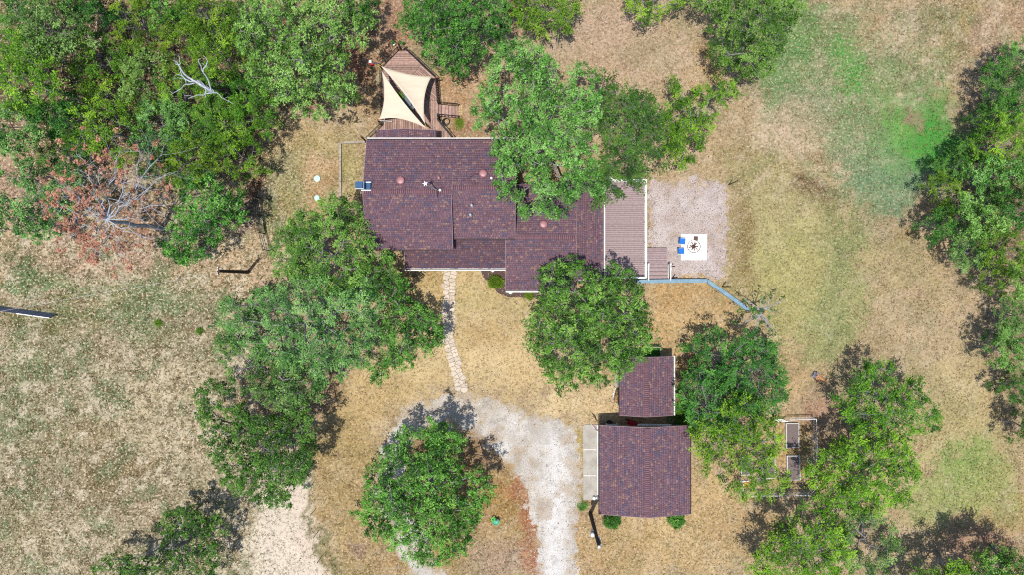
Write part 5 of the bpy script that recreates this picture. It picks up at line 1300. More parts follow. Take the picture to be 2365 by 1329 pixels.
for i, s in enumerate(sw):
    poly = [(s[0] + 0.36 * math.cos(a) * rp.uniform(0.85, 1.1), s[1] + 0.33 * math.sin(a) * rp.uniform(0.85, 1.1)) for a in [k * math.pi / 5 for k in range(10)]]
    for j, q in enumerate(sw):
        if i == j: continue
        dx, dy = s[0] - q[0], s[1] - q[1]; d = math.hypot(dx, dy)
        if d > 1.2: continue
        m_ = ((s[0] + q[0]) / 2 + dx / d * 0.015, (s[1] + q[1]) / 2 + dy / d * 0.015)
        poly = clip_half(poly, m_, (dx / d, dy / d))
        if len(poly) < 3: break
    if len(poly) < 3: continue
    MB().prism(poly, -0.02, 0.04 + rp.uniform(0, 0.02), 0.025).build('flagstone', STONE, path)
    nst += 1

# mulch beds by the house front
bed = tag(MB().prism(W2([(1108, 618), (1168, 618), (1169, 672), (1245, 674), (1246, 690), (1200, 688), (1172, 688), (1150, 678), (1132, 655), (1116, 640)]), -0.05, 0.035, 0.02).build('mulch_bed', MULCH), 'dark mulch bed along the house front', kind='structure')

def bush(name, label, px, py, rx, ry, h, pal, style, seed, n=26, group=None, size=0.10, cat='bush', dens=0.8, R=0.28):
    rs = np.random.RandomState(seed)
    c = P(px, py, 0)
    t = thing(name, label, cat, (c.x, c.y, 0), group)
    a = rs.rand(n) * 2 * np.pi; q = np.sqrt(rs.rand(n)) * 0.8
    cl = np.stack([q * np.cos(a) * rx, q * np.sin(a) * ry, h * (0.35 + 0.6 * np.sqrt(1 - q * q)) * rs.uniform(0.7, 1.0, n)], 1)
    E = np.array([[0, 0, -0.05, *p, 0.02, 0.008] for p in cl])
    put('stems', edges_mesh('stems', E, 4), BARKB, t)
    put('foliage', crown_mesh('foliage', cl, np.full(n, R) * rs.uniform(0.8, 1.2, n), style, rs, (0, 0, 0), dens, size), LF[pal], t)
    return t
bush('bush', 'bright green low bush in the mulch bed at the house corner', 1145, 651, 0.62, 0.45, 0.6, 'shrub', 'spray', 501, 34)
bush('bush', 'green bush under the garage gable at its lower left', 1411, 1200, 0.7, 0.5, 1.2, 'dark', 'spray', 502, 26, 'bushes along the garage gable', 0.12)
bush('bush', 'green bush under the garage gable at its lower right', 1558, 1198, 0.65, 0.5, 1.2, 'dark', 'spray', 503, 24, 'bushes along the garage gable', 0.12)
bush('bush', 'little grey-green plant below the front gutter', 1222, 684, 0.22, 0.16, 0.3, 'shrub', 'spray', 504, 8, None, 0.08)
bush('plant', 'small fresh green clump beside the deck stairs', 1060, 287, 0.32, 0.45, 0.12, 'shrub', 'spray', 505, 12, None, 0.06)
bush('plant', 'low weeds along the apron end', 1343, 1170, 0.4, 0.35, 0.1, 'oak', 'spray', 506, 9, None, 0.06)
bush('plant', 'tiny bright weed in the middle of the left field', 366, 748, 0.12, 0.10, 0.12, 'shrub', 'spray', 507, 6, None, 0.07)
bush('plant', 'bright weed in the left field near the oak clump', 461, 767, 0.14, 0.1, 0.12, 'shrub', 'spray', 508, 6, None, 0.07)
bush('bush', 'fresh green growth in the corner between shed and garage', 1578, 955, 0.8, 1.4, 0.35, 'shrub', 'spray', 509, 40, None, 0.09)
for i, (x, y, lb) in enumerate([(910, 103, 'white-flowered pot plant left of the deck point post'), (929, 102, 'white-flowered pot plant right of the deck point post')]):
    t = bush('flower_pot', lb, x, y, 0.16, 0.16, 0.75, 'grey', 'round', 520 + i, 6, 'flower pots at the deck point', 0.08, 'flower pot', 0.6, 0.15)
    c = P(x, y)
    MB().lathe((c.x, c.y, 0), [(0.12, 0), (0.18, 0.4), (0.2, 0.42), (0.17, 0.43)], 12).build('pot', WHITE, t)

# flower bed with white stone edging beside the shed
t = thing('flower_bed', 'small flower bed edged with white stones beside the shed', 'flower bed', P(1424, 915))
FB = [(1422, 898), (1417, 908), (1416, 920), (1418, 928), (1424, 933), (1431, 935)]
for i in range(len(FB) - 1):
    a, b = P(*FB[i]), P(*FB[i + 1])
    for k in range(2):
        q = a.lerp(b, (k + 0.5) / 2)
        MB().box((q.x, q.y, 0.07), (0.2, 0.14, 0.18), math.atan2((b - a).y, (b - a).x) + rp.uniform(-.2, .2)).build('edging_stone', WSTONE, t)
MB().prism(W2([(1420, 898), (1418, 920), (1425, 931), (1436, 933), (1436, 898)]), -0.02, 0.06).build('soil', MULCH, t)
rs = np.random.RandomState(530)
cl = np.array([tuple(P(1424 + rs.uniform(-4, 6), 902 + rs.uniform(0, 28), 0.3)) for _ in range(14)]) - np.array(P(1424, 915))
put('flowers', crown_mesh('flowers', cl, np.full(14, 0.2), 'round', rs, (0, 0, 0), 0.5, 0.09), LF['rust'], t)
put('foliage', crown_mesh('foliage', cl + np.array([0.08, 0.06, -0.08]), np.full(14, 0.22), 'spray', rs, (0, 0, 0), 0.5, 0.09), LF['shrub'], t)
tag(MB().prism(W2([(1419, 868), (1432, 866), (1432, 894), (1420, 896)]), -0.02, 0.06, 0.02).build('doorstep', CONC), 'concrete step by the shed door half under the oak', 'step')

# planter box at the shed's north wall
t = thing('planter_box', 'wooden planter box with dark plants behind the shed', 'planter', P(1512, 812))
for a, b in (((1488, 804), (1526, 804)), ((1526, 804), (1526, 826)), ((1526, 826), (1488, 826)), ((1488, 826), (1488, 804))):
    MB().bar(P(*a, 0.9) - Vector((0, 0, 0.45)), P(*b, 0.9) - Vector((0, 0, 0.45)), 0.1, 0.9).build('side_board', GREYWOOD, t)
rs = np.random.RandomState(540)
cl = np.array([tuple(P(1507 + rs.uniform(-15, 15), 815 + rs.uniform(-7, 7), 0.75)) for _ in range(16)]) - np.array(P(1512, 812))
put('foliage', crown_mesh('foliage', cl, np.full(16, 0.3), 'spray', rs, (0, 0, 0), 0.7, 0.12), LF['dark'], t)

# ------------------------------------------------------------------ deck with the sail (north)
ZD = 0.75
def D(x, y, z=ZD): return P(x, y, z)
deck = thing('deck', 'weathered brown plank deck with pointed end and black railing under a shade sail', 'deck', P(945, 215, 0))
OUT = [(921, 116), (939, 116), (1007, 180), (1012, 238), (1012, 279), (1045, 319), (850, 322), (882.7, 290), (881.5, 157)]
def strip_boards(zone, ang, wdt=0.165, gap=0.028, name='board', matl=DECKN, parent=None, z0=ZD - 0.035, z1=ZD):
    zone = [tuple(D(x, y, z1)[:2]) for x, y in zone]
    ca, sa = math.cos(ang), math.sin(ang)
    pr = [-x * sa + y * ca for x, y in zone]
    k = math.floor(min(pr) / wdt)
    while k * wdt < max(pr):
        lo, hi = k * wdt + gap / 2, (k + 1) * wdt - gap / 2
        poly = clip_half(zone, (-sa * lo, ca * lo), (-sa, ca)); 
        if len(poly) >= 3: poly = clip_half(poly, (-sa * hi, ca * hi), (sa, -ca))
        if len(poly) >= 3:
            ar = abs(sum(poly[i][0] * poly[(i + 1) % len(poly)][1] - poly[(i + 1) % len(poly)][0] * poly[i][1] for i in range(len(poly)))) / 2
            if ar > 0.02:
                ar_s = sum(poly[i][0] * poly[(i + 1) % len(poly)][1] - poly[(i + 1) % len(poly)][0] * poly[i][1] for i in range(len(poly)))
                if ar_s < 0: poly = poly[::-1]
                dz = rp.uniform(-0.004, 0.004)
                MB().prism(poly, z0 + dz, z1 + dz).build(name, matl, parent)
        k += 1
strip_boards([(921, 116), (939, 116), (973, 149), (918, 211), (882, 230), (881.5, 157)], 0, parent=deck)
strip_boards([(973.5, 149.5), (1007, 180), (1012, 230.5), (918, 230.5), (918, 211.5)], math.radians(-42), parent=deck)
strip_boards([(882, 230.8), (917.6, 211.5), (917.6, 230.8)], math.radians(42), parent=deck)
strip_boards([(882, 231.2), (1012, 231.2), (1012, 279), (1045, 319), (850, 322), (882.7, 290)], math.pi / 2, parent=deck)
mb = MB()
for i in range(len(OUT)):
    a, b = D(*OUT[i], ZD - 0.13), D(*OUT[(i + 1) % len(OUT)], ZD - 0.13)
    mb.bar(a, b, 0.05, 0.19)
mb.build('rim_joist', BROWNW, deck)
mb = MB()
for (x, y) in OUT + [(945, 160), (945, 230), (980, 250), (910, 260)]:
    p = D(x, y, 0.3); mb.box((p.x, p.y, 0.3), (0.12, 0.12, 0.66))
mb.build('support_posts', BROWNW, deck)
def railing(parent, pts, zb, h=0.95, matl=BLACKM, every=0.11, br=0.012, rail=0.06, postw=0.07, wide=None, bal=True, nm='railing', balmat=None):
    """posts, two rails and a row of balusters along pts (world xy)"""
    r = None
    post = MB(); rails = MB(); bl = MB()
    for i in range(len(pts) - 1):
        a = Vector((pts[i][0], pts[i][1], zb)); b = Vector((pts[i + 1][0], pts[i + 1][1], zb if len(pts[i + 1]) < 3 else zb))
        L = (b - a).length
        if wide: rails.bar(a + Vector((0, 0, h)), b + Vector((0, 0, h)), wide, 0.04)
        else: rails.bar(a + Vector((0, 0, h)), b + Vector((0, 0, h)), rail, rail)
        rails.bar(a + Vector((0, 0, 0.1)), b + Vector((0, 0, 0.1)), rail * 0.8, rail * 0.8)
        nb = int(L / every)
        if bal:
            for k in range(1, nb):
                q = a.lerp(b, k / nb)
                bl.box((q.x, q.y, zb + h / 2 + 0.05), (br * 2, br * 2, h - 0.1))
        np_ = max(1, round(L / 1.8))
        for k in range(np_ + 1):
            q = a.lerp(b, k / np_)
            if k == np_ and i < len(pts) - 2: continue
            post.box((q.x, q.y, zb + h / 2 - 0.01), (postw, postw, h - 0.03 if wide else h + 0.06))
    r = rails.build(nm, matl, parent)
    p_ = post.build('posts', matl, r)
    if bal:
        o = bl.build('balusters', balmat or matl, r); o['kind'] = 'stuff'
    return r
railing(deck, [tuple(D(*p)[:2]) for p in [(921, 116), (939, 116), (1007, 180), (1012, 238)]], ZD)
railing(deck, [tuple(D(*p)[:2]) for p in [(1012, 268), (1012, 279), (1045, 319)]], ZD)
railing(deck, [tuple(D(*p)[:2]) for p in [(850, 322), (882.7, 290), (881.5, 157), (921, 116)]], ZD)
# stairs down to the east
st = P(1012, 253, ZD)
x0 = st.x; y0_, y1_ = P(1012, 268, ZD).y, P(1012, 240, ZD).y
for k in range(6):
    z = ZD - 0.115 * (k + 1) + 0.06
    MB().box((x0 + 0.15 + k * 0.3, (y0_ + y1_) / 2, z), (0.28, y1_ - y0_ - 0.06, 0.04)).build('stair_tread', DECKN, deck)
for y in (y0_, y1_):
    r = MB()
    a, b = Vector((x0, y, ZD + 0.9)), Vector((x0 + 1.8, y, 0.95))
    r.bar(a, b, 0.05, 0.05).bar(a - Vector((0, 0, 0.78)), b - Vector((0, 0, 0.78)), 0.04, 0.04)
    for k in range(7): q = a.lerp(b, k / 6); r.box((q.x, q.y, q.z - 0.42), (0.03, 0.03, 0.86))
    for k in (0, 1): q = a.lerp(b, k); r.box((q.x, q.y, q.z / 2), (0.06, 0.06, q.z))
    r.build('stair_railing', BLACKM, deck)
mb = MB()
for k in range(7):
    z = ZD + 0.9 - 0.1 * k
    mb.bar((x0 + 0.02 + k * 0.29, y0_, 0.12 + (ZD - 0.12) * (1 - k / 6)), (x0 + 0.02 + k * 0.29, y1_, 0.12 + (ZD - 0.12) * (1 - k / 6)), 0.035, 0.03)
mb.build('riser', BLACKM, deck)
t = thing('stone_pad', 'two columns of yellow stone pavers at the foot of the deck stairs', 'pavers', P(1063, 254))
for i in range(2):
    for j in range(4):
        p = P(1060.5 + i * 5.5, 245.5 + j * 5.6)
        MB().box((p.x, p.y, 0.02), (0.2, 0.2, 0.09), rp.uniform(-.06, .06)).build('paver', YSTONE, t)

# shade sails
def sail(name, label, c, sags, dip, n=14):
    t_ = None
    V = [Vector(q) for q in c]
    G_ = (V[0] + V[1] + V[2]) / 3
    vs = []; idx = {}
    for i in range(n + 1):
        for j in range(n + 1 - i):
            a, b = i / n, j / n; g = 1 - a - b
            p = V[0] * a + V[1] * b + V[2] * g
            # concave edges
            for (w0, w1, w2, s) in ((a, b, g, 0), (b, g, a, 1), (g, a, b, 2)):
                e = 4 * w0 * w1 * (1 - w2) ** 3
                p = p + (G_ - (V[s] + V[(s + 1) % 3]) / 2).normalized() * e * sags[s]
            p = p - Vector((0, 0, dip * 27 * a * b * g))
            idx[(i, j)] = len(vs); vs.append(p)
    fs = []
    for i in range(n):
        for j in range(n - i):
            fs.append((idx[(i, j)], idx[(i + 1, j)], idx[(i, j + 1)]))
            if i + j < n - 1: fs.append((idx[(i + 1, j)], idx[(i + 1, j + 1)], idx[(i, j + 1)]))
    base = V[0]
    mb = MB().add(vs, fs)
    t_ = thing(name, label, 'shade sail', base)
    o = mb.build('cloth', SAILM, t_, smooth=True)
    sm = o.modifiers.new('thick', 'SOLIDIFY'); sm.thickness = 0.006
    return t_
post_a = Vector((P(872, 147, 0.3).x, P(872, 147, 0.3).y, 0))
s1 = sail('shade_sail', 'cream triangular shade sail nearest the left railing of the pointed deck', (P(881, 162, 2.7), P(874.5, 276, 2.3), P(985, 296, 3.0)), (0.46, 0.50, 0.17), 0.16)
s2 = sail('shade_sail', 'cream triangular shade sail spanning the middle of the pointed deck', (P(879, 151, 2.9), P(997.5, 175, 2.4), P(982, 286, 3.1)), (0.30, 0.44, 0.17), 0.16)
s1['group'] = s2['group'] = 'shade sails over the deck'
MB().tube([P(872, 147.5, 2.6), P(881, 162, 2.7)], 0.02, 5).tube([P(985, 296, 3.0), P(989, 298, 3.1)], 0.02, 5).build('rope', ROPE, s1)
MB().tube([P(872, 147, 2.8), P(879, 151, 2.9)], 0.02, 5).tube([P(982, 286, 3.1), P(986, 297, 3.2)], 0.02, 5).build('rope', ROPE, s2)
def post(name, label, a, b, r, m, cat='post', group=None, sq=True):
    a, b = Vector(a), Vector(b)
    t_ = thing(name, label, cat, (a.x, a.y, a.z), group)
    if sq: MB().bar(a, b, r * 2, r * 2).build('shaft', m, t_)
    else: MB().tube([a, b], [r, r * 0.85], 10).build('shaft', m, t_)
    d = (b - a).normalized()
    MB().bar(b, b + d * 0.05, r * 2.4, r * 2.4).build('cap', m, t_)
    return t_
post('sail_post', 'white square sail post off the left side of the deck', P(872.5, 147, -0.2), P(855, 141.5, 3.1), 0.085, WHITE)
post('sail_post', 'brown post at the tip of the deck', P(928, 118, 0), P(919, 97, 2.9), 0.07, REDWOOD)
post('sail_post', 'brown post at the upper right corner of the deck', P(1009.5, 186, 0), P(1008, 178, 2.2), 0.06, REDWOOD)
post('sail_post', 'brown post at the lower left corner of the deck', P(880, 287, 0), P(873, 277, 2.3), 0.06, REDWOOD)
post('sail_post', 'brown post at the north-west corner of the house', P(846, 327, 0), P(834, 314, 2.6), 0.06, REDWOOD)
post('awning_pole', 'thin white pole lying across the deck below the left sail', P(905, 280, 0.95), P(873, 277.5, 2.2), 0.03, WHITE, 'pole')
# furniture under the sails
t = thing('patio_table', 'grey square patio table seen between the two sails', 'table', P(936, 233, ZD))
p = P(938, 234, ZD)
for k in range(6): MB().box((p.x, p.y - 0.5 + k * 0.2, ZD + 0.72), (1.1, 0.19, 0.03)).build('tabletop_slat', GREYF, t)
for sx in (-1, 1):
    for sy in (-1, 1): MB().box((p.x + sx * 0.48, p.y + sy * 0.48, ZD + 0.35), (0.06, 0.06, 0.7)).build('leg', BLACKM, t)
def chair(name, label, c, rz, cush, frame, group=None, z=0.0, tall=0.85, back_dir=1):
    t_ = thing(name, label, 'chair', (c[0], c[1], z), group)
    t_.rotation_euler = (0, 0, rz)
    def b(mb, nm, m): 
        me = bpy.data.meshes.new(nm); me.from_pydata(mb.v, [], mb.f); return put(nm, me, m, t_)
    b(MB().box((0, 0, 0.42), (0.5, 0.5, 0.12)), 'seat', cush)
    b(MB().box((0, -0.28, 0.68), (0.5, 0.09, 0.5), 0, Matrix.Rotation(0.25, 3, 'X')), 'backrest', cush)
    for sx in (-0.25, 0.25):
        for sy in (-0.25, 0.25): b(MB().box((sx, sy, 0.18), (0.04, 0.04, 0.36)), 'leg', frame)
    b(MB().box((0, 0, 0.345), (0.62, 0.62, 0.03)), 'seat_frame', frame)
    for sx in (-0.29, 0.29): b(MB().box((sx, 0, 0.58), (0.05, 0.5, 0.04)), 'armrest', frame)
    return t_
p = P(956, 246, ZD)
chair('patio_chair', 'grey chair with a cushion under the right-hand sail', (p.x, p.y), math.radians(40), GREYF, GALV, 'chairs at the patio table', ZD)
p = P(927, 240, ZD)
chair('patio_chair', 'dark chair half hidden by the left-hand sail', (p.x, p.y), math.radians(-60), GREYF, BLACKM, 'chairs at the patio table', ZD)
bush('plant', 'potted green plant on the deck table', 929, 236, 0.18, 0.18, 0.25, 'shrub', 'spray', 560, 7, None, 0.08).location.z = ZD + 0.74
# by the deck
p = P(860, 149)
tag(MB().lathe((p.x, p.y, 0), [(0.02, 0), (0.1, 0.03), (0.16, 0.1), (0.18, 0.19), (0.16, 0.28), (0.1, 0.34), (0.02, 0.37)], 14).build('ball', REDP, smooth=True), 'red ball lying beside the white sail post', 'ball')
tag(MB().tube([P(828, 120, 0.03), P(833, 135, 0.03), P(842, 150, 0.03), P(855, 157, 0.03), P(870, 160, 0.03)], 0.03, 6).build('garden_hose', GREENH), 'green garden hose trailing to the deck corner', 'hose')
p = P(1030, 281)
mb = MB()
for k in range(5):
    r_ = 0.34 - 0.02 * k
    mb.tube([(p.x + r_ * math.cos(a * 2 * math.pi / 18) + 0.02 * k, p.y + r_ * math.sin(a * 2 * math.pi / 18), 0.05 + 0.05 * k) for a in range(19)], 0.03, 5)
tag(mb.build('hose_coil', BLACKM), 'black coiled hose on the ground beside the deck', 'hose')

# landscape timbers framing the side yard
t = thing('timber_edging', 'grey landscape timbers framing the yard at the west gable', 'edging', P(786, 330))
for a, b in (((786, 330), (786, 372)), ((786, 373), (786, 418)), ((786, 419), (787, 462)), ((789, 329), (843, 327))):
    MB().bar(P(*a, 0.1), P(*b, 0.1), 0.2, 0.22).build('timber', GREYWOOD, t)
for x, y, r, lb in ((733, 412, 0.3, 'larger mint green tank lid on the bare strip of lawn'), (733, 457, 0.27, 'smaller mint green tank lid beside the tree')):
    p = P(x, y)
    t = thing('tank_lid', lb, 'tank lid', (p.x, p.y, 0), 'tank lids in the side lawn')
    MB().lathe((p.x, p.y, -0.05), [(r, 0), (r, 0.14), (r * 0.95, 0.17), (r * 0.5, 0.2), (0.03, 0.205)], 22).build('lid', MINT, t)
    MB().box((p.x, p.y, 0.16), (0.12, 0.03, 0.03)).build('handle', GALV, t)
    for k in range(4):
        a = k * math.pi / 2 + 0.6
        MB().lathe((p.x + r * 0.75 * math.cos(a), p.y + r * 0.75 * math.sin(a), 0.12), [(0.02, 0), (0.02, 0.03), (0.005, 0.035)], 6).build('bolt', GALV, t)

# ------------------------------------------------------------------ plank deck (east)
ZE2 = 0.6
ed = thing('plank_deck', 'mauve-brown plank deck with white railing on the east side of the house', 'deck', P(1440, 540, 0))
ex0 = P(1396, 540, ZE2).x - 0.25; ex1 = P(1487, 540, ZE2).x; ey1 = P(1440, 418, ZE2).y; ey0 = P(1440, 641, ZE2).y
nb = 51; pitch = (ey1 - ey0) / nb
for k in range(nb):
    y = ey0 + (k + 0.5) * pitch
    MB().box(((ex0 + ex1) / 2, y, ZE2 - 0.02 + rp.uniform(-0.003, 0.003)), (ex1 - ex0, pitch - 0.022, 0.04)).build('board', DECKE, ed)
MB().box(((ex0 + ex1) / 2, (ey0 + ey1) / 2, ZE2 / 2 - 0.05), (ex1 - ex0 - 0.06, ey1 - ey0 - 0.06, ZE2 - 0.1)).build('substructure', BARKB, ed)
WR = dict(matl=WHITE, br=0.016, rail=0.06, postw=0.1, wide=0.16, every=0.14)
railing(ed, [(ex1 + 0.02, ey1 - 0.02), (ex1 + 0.02, ey0 + 1.3), (ex1 + 0.02, ey0)], ZE2, 0.95, **WR)
railing(ed, [(ex0 + 0.9, ey0 - 0.02), (ex1 - 0.05, ey0 - 0.02)], ZE2, 0.95, **WR)
railing(ed, [(ex0 + 0.25, ey1 + 0.45), (ex0 + 0.9, ey1 - 0.02), (ex1 - 0.05, ey1 - 0.02)], ZE2, 0.95, **WR)
# landing and steps to the south
lx0 = P(1493, 590, ZE2).x; lx1 = P(1541, 590, ZE2).x; ly1 = P(1500, 572, ZE2).y; ly0 = P(1500, 609, ZE2).y
n_ = 9; pt = (ly1 - ly0) / n_
for k in range(n_):
    MB().box(((lx0 + lx1) / 2, ly0 + (k + 0.5) * pt, ZE2 - 0.08), (lx1 - lx0, pt - 0.025, 0.04)).build('landing_board', DECKE, ed)
MB().box(((lx0 + lx1) / 2, (ly0 + ly1) / 2, 0.24), (lx1 - lx0 - 0.05, ly1 - ly0 - 0.05, 0.48)).build('landing_frame', BROWNW, ed)
for k in range(4):
    MB().box(((lx0 + lx1) / 2 + 0.08, ly0 - 0.17 - k * 0.36, 0.42 - k * 0.12), (lx1 - lx0, 0.30, 0.05)).build('stair_tread', DECKE, ed)
    MB().box(((lx0 + lx1) / 2 + 0.08, ly0 - 0.345 - k * 0.36, 0.36 - k * 0.12), (lx1 - lx0 - 0.02, 0.05, 0.13)).build('riser', BARKB, ed)
for x in (lx0 + 0.06, lx1 + 0.16):
    a, b = Vector((x, ly0 - 0.05, 1.38)), Vector((x + 0.06, ly0 - 1.45, 0.98))
    mb = MB().bar(a, b, 0.07, 0.06).bar(a - Vector((0.0, 0, 0.8)), b - Vector((0.0, 0, 0.8)), 0.06, 0.05)
    for q in (a, b): mb.box((q.x, q.y, q.z / 2), (0.1, 0.1, q.z + 0.04))
    r = mb.build('stair_railing', WHITE, ed)
    for k in range(1, 10):
        q = a.lerp(b, k / 10)
        MB().box((q.x, q.y, q.z - 0.42), (0.035, 0.035, 0.8)).build('baluster', WHITE, r)

# pale blue wall below the yard
wl = thing('retaining_wall', 'pale blue painted low wall bending along the gravel yard', 'wall', P(1560, 650, 0))
WP = [(1470, 650), (1510, 649.5), (1572, 648.5), (1634, 648.5), (1662, 669), (1694, 692), (1730, 718)]
for i in range(len(WP) - 1):
    a, b = P(*WP[i], 0.5), P(*WP[i + 1], 0.5)
    d = (b - a).normalized()
    MB().bar(Vector((a.x, a.y, 0.22)) + d * 0.004, Vector((b.x, b.y, 0.22)) - d * 0.004, 0.26, 0.54).build('wall_section', BLUEWALL, wl)
    MB().bar(Vector((a.x, a.y, 0.52)) + d * 0.006, Vector((b.x, b.y, 0.52)) - d * 0.006, 0.34, 0.05).build('cap_board', BLUEWALL, wl)
# light posts round the yard
for x, y, h, lb in ((1683, 426, 2.4, 'slim dark post at the upper right corner of the gravel yard'), (1668, 662, 2.3, 'slim dark post outside the bend of the blue wall'),
                    (1548, 616, 1.5, 'slim dark post beside the deck stairs'), (1553, 641, 1.7, 'slim dark post by the foot of the deck stairs')):
    p = P(x, y)
    t = thing('light_post', lb, 'post', (p.x, p.y, 0), 'slim posts round the gravel yard')
    MB().tube([(p.x, p.y, -0.1), (p.x + 0.02, p.y, h)], [0.055, 0.045], 8).build('shaft', DKWOOD, t)
    MB().lathe((p.x + 0.02, p.y, h), [(0.05, 0), (0.065, 0.02), (0.03, 0.06), (0.005, 0.07)], 8).build('cap', BLACKM, t)

# fire pit pad
p = P(1602, 570.5)
tag(MB().prism([(p.x - 1.19, p.y - 1.19), (p.x + 1.18, p.y - 1.19), (p.x + 1.2, p.y + 1.19), (p.x - 1.17, p.y + 1.19)], -0.05, 0.12, 0.02).build('fire_pit_pad', PAD), 'white square concrete pad in the gravel yard', 'concrete pad')
c = P(1601, 569)
fp = thing('fire_pit', 'steel fire ring with half-burnt logs on the white pad', 'fire pit', (c.x, c.y, 0.12))
mb = MB()
for k in range(28):
    a0_, a1_ = k * 2 * math.pi / 28, (k + 1) * 2 * math.pi / 28
    mb.add([(c.x + r_ * math.cos(a), c.y + r_ * math.sin(a), z) for a in (a0_, a1_) for r_, z in ((0.60, 0.12), (0.60, 0.38), (0.57, 0.38), (0.57, 0.12))],
           [(0, 4, 5, 1), (1, 5, 6, 2), (2, 6, 7, 3)])
mb.build('fire_ring', STEEL, fp)
for k in range(9):
    a = k * 2 * math.pi / 9 + rp.uniform(-.2, .2); r_ = rp.uniform(0.36, 0.5)
    MB().tube([(c.x + 0.04 * math.cos(a), c.y + 0.04 * math.sin(a), 0.34), (c.x + r_ * math.cos(a), c.y + r_ * math.sin(a), 0.17)], [0.03, 0.05], 7).build('log', (CHARRED, BROWNW, REDWOOD)[k % 3], fp)
MB().prism([(c.x + 0.2 * math.cos(a * 0.7), c.y + 0.2 * math.sin(a * 0.7)) for a in range(9)], 0.12, 0.16).build('ash', CHARRED, fp)
q = P(1572, 557.5); chair('patio_chair', 'upper of the two blue-cushioned chairs at the white pad', (q.x + 0.05, q.y), math.radians(-95), CUSH, GALV, 'blue chairs by the fire pit', 0.05)
q = P(1569.5, 580); chair('patio_chair', 'lower of the two blue-cushioned chairs at the white pad', (q.x + 0.05, q.y), math.radians(-87), CUSH, GALV, 'blue chairs by the fire pit', 0.05)
q = P(1605, 551)
t = thing('log_stool', 'small brown slatted stool beside the fire ring', 'stool', (q.x, q.y, 0.12))
for k in range(4): MB().box((q.x, q.y - 0.14 + k * 0.095, 0.42), (0.42 - 0.05 * abs(k - 1.5), 0.08, 0.03)).build('slat', BROWNW, t)
for sx in (-0.15, 0.15):
    for sy in (-0.12, 0.12): MB().box((q.x + sx, q.y + sy, 0.26), (0.04, 0.04, 0.28)).build('leg', BROWNW, t)

# ------------------------------------------------------------------ garden with raised beds
GB = [((1816, 980), (1845, 980), (1845, 1035), (1817, 1037), 'raised bed nearest the garden gate'),
      ((1818, 1055), (1847, 1055), (1848, 1110), (1820, 1111), 'raised bed at the lower right corner of the garden'),
      ((1760, 1058), (1790, 1057), (1790, 1106), (1762, 1108), 'raised bed in the bottom row, middle, under the leaves'),
      ((1711, 1059), (1737, 1058), (1738, 1098), (1712, 1099), 'raised bed at the lower left, in the tree shade')]
for a, b, c_, d_, lb in GB:
    cs = [P(*q, 0.3) for q in (a, b, c_, d_)]
    t = thing('raised_bed', 'white framed ' + lb, 'raised bed', (cs[0].x, cs[3].y, 0), 'raised beds in the fenced garden')
    for i in range(4):
        u, v = cs[i], cs[(i + 1) % 4]
        MB().bar(Vector((u.x, u.y, 0.15 + 0.002 * i)), Vector((v.x, v.y, 0.15 + 0.002 * i)), 0.055, 0.32).build('side_board', OFFW, t)
    MB().prism([(q.x, q.y) for q in reversed(cs)], 0, 0.24).build('soil', SOIL, t)
t = thing('straw_bed', 'straw-covered bed in the bottom left corner of the garden', 'garden bed', P(1718, 1121))
MB().prism(W2([(1708, 1115), (1733, 1112), (1734, 1128), (1708, 1130)]), -0.02, 0.16, 0.08).build('straw', STRAW, t)
MB().bar(P(1708, 1114, 0.1), P(1730, 1112, 0.1), 0.06, 0.2).build('edge_board', WHITE, t)
gf_ = thing('garden_fence', 'white pipe fence round the raised beds', 'fence', P(1800, 1050))
FP = [(1812, 966), (1872, 964), (1874, 1018), (1872, 1072), (1874, 1118), (1858, 1137), (1780, 1138), (1706, 1138), (1706, 1103)]
for i, q in enumerate(FP):
    p = P(*q)
    MB().tube([(p.x, p.y, -0.05), (p.x, p.y, 1.25)], 0.028, 6).build('post', WHITE, gf_)
for i in range(len(FP) - 1):
    a, b = P(*FP[i]), P(*FP[i + 1])
    MB().bar((a.x, a.y, 1.22), (b.x, b.y, 1.22), 0.055, 0.05).build('top_rail', OFFW, gf_)
    mb = MB()
    for z in (0.25, 0.55, 0.85): mb.bar((a.x, a.y, z), (b.x, b.y, z), 0.012, 0.012)
    L = (b - a).length
    for k in range(1, int(L / 0.3)):
        e = a.lerp(b, k / int(L / 0.3)); mb.box((e.x, e.y, 0.62), (0.01, 0.01, 1.2))
    o = mb.build('wire_mesh', WIRE, gf_); o['kind'] = 'stuff'
for (x, y) in ((1874, 1018), (1872, 1072)):
    p = P(x, y); MB().tube([(p.x, p.y, 1.1), (p.x - 0.62, p.y + 0.35, 0.02)], 0.018, 5).build('brace', WHITE, gf_)
gt = thing('garden_gate', 'white gate standing ajar at the top left of the garden fence', 'gate', P(1782, 966))
a, b = P(1779, 970), P(1808, 969.5)
for z in (0.15, 0.65, 1.15): MB().bar((a.x, a.y, z), (b.x, b.y, z), 0.05, 0.05).build('rail', WHITE, gt)
for t__ in (0, 1): e = a.lerp(b, t__); MB().box((e.x, e.y, 0.65), (0.052, 0.052, 1.1)).build('stile', WHITE, gt)
mb = MB()
for k in range(1, 12): e = a.lerp(b, k / 12); mb.box((e.x, e.y, 0.65), (0.012, 0.012, 0.95))
mb.build('wire_infill', WIRE, gt)
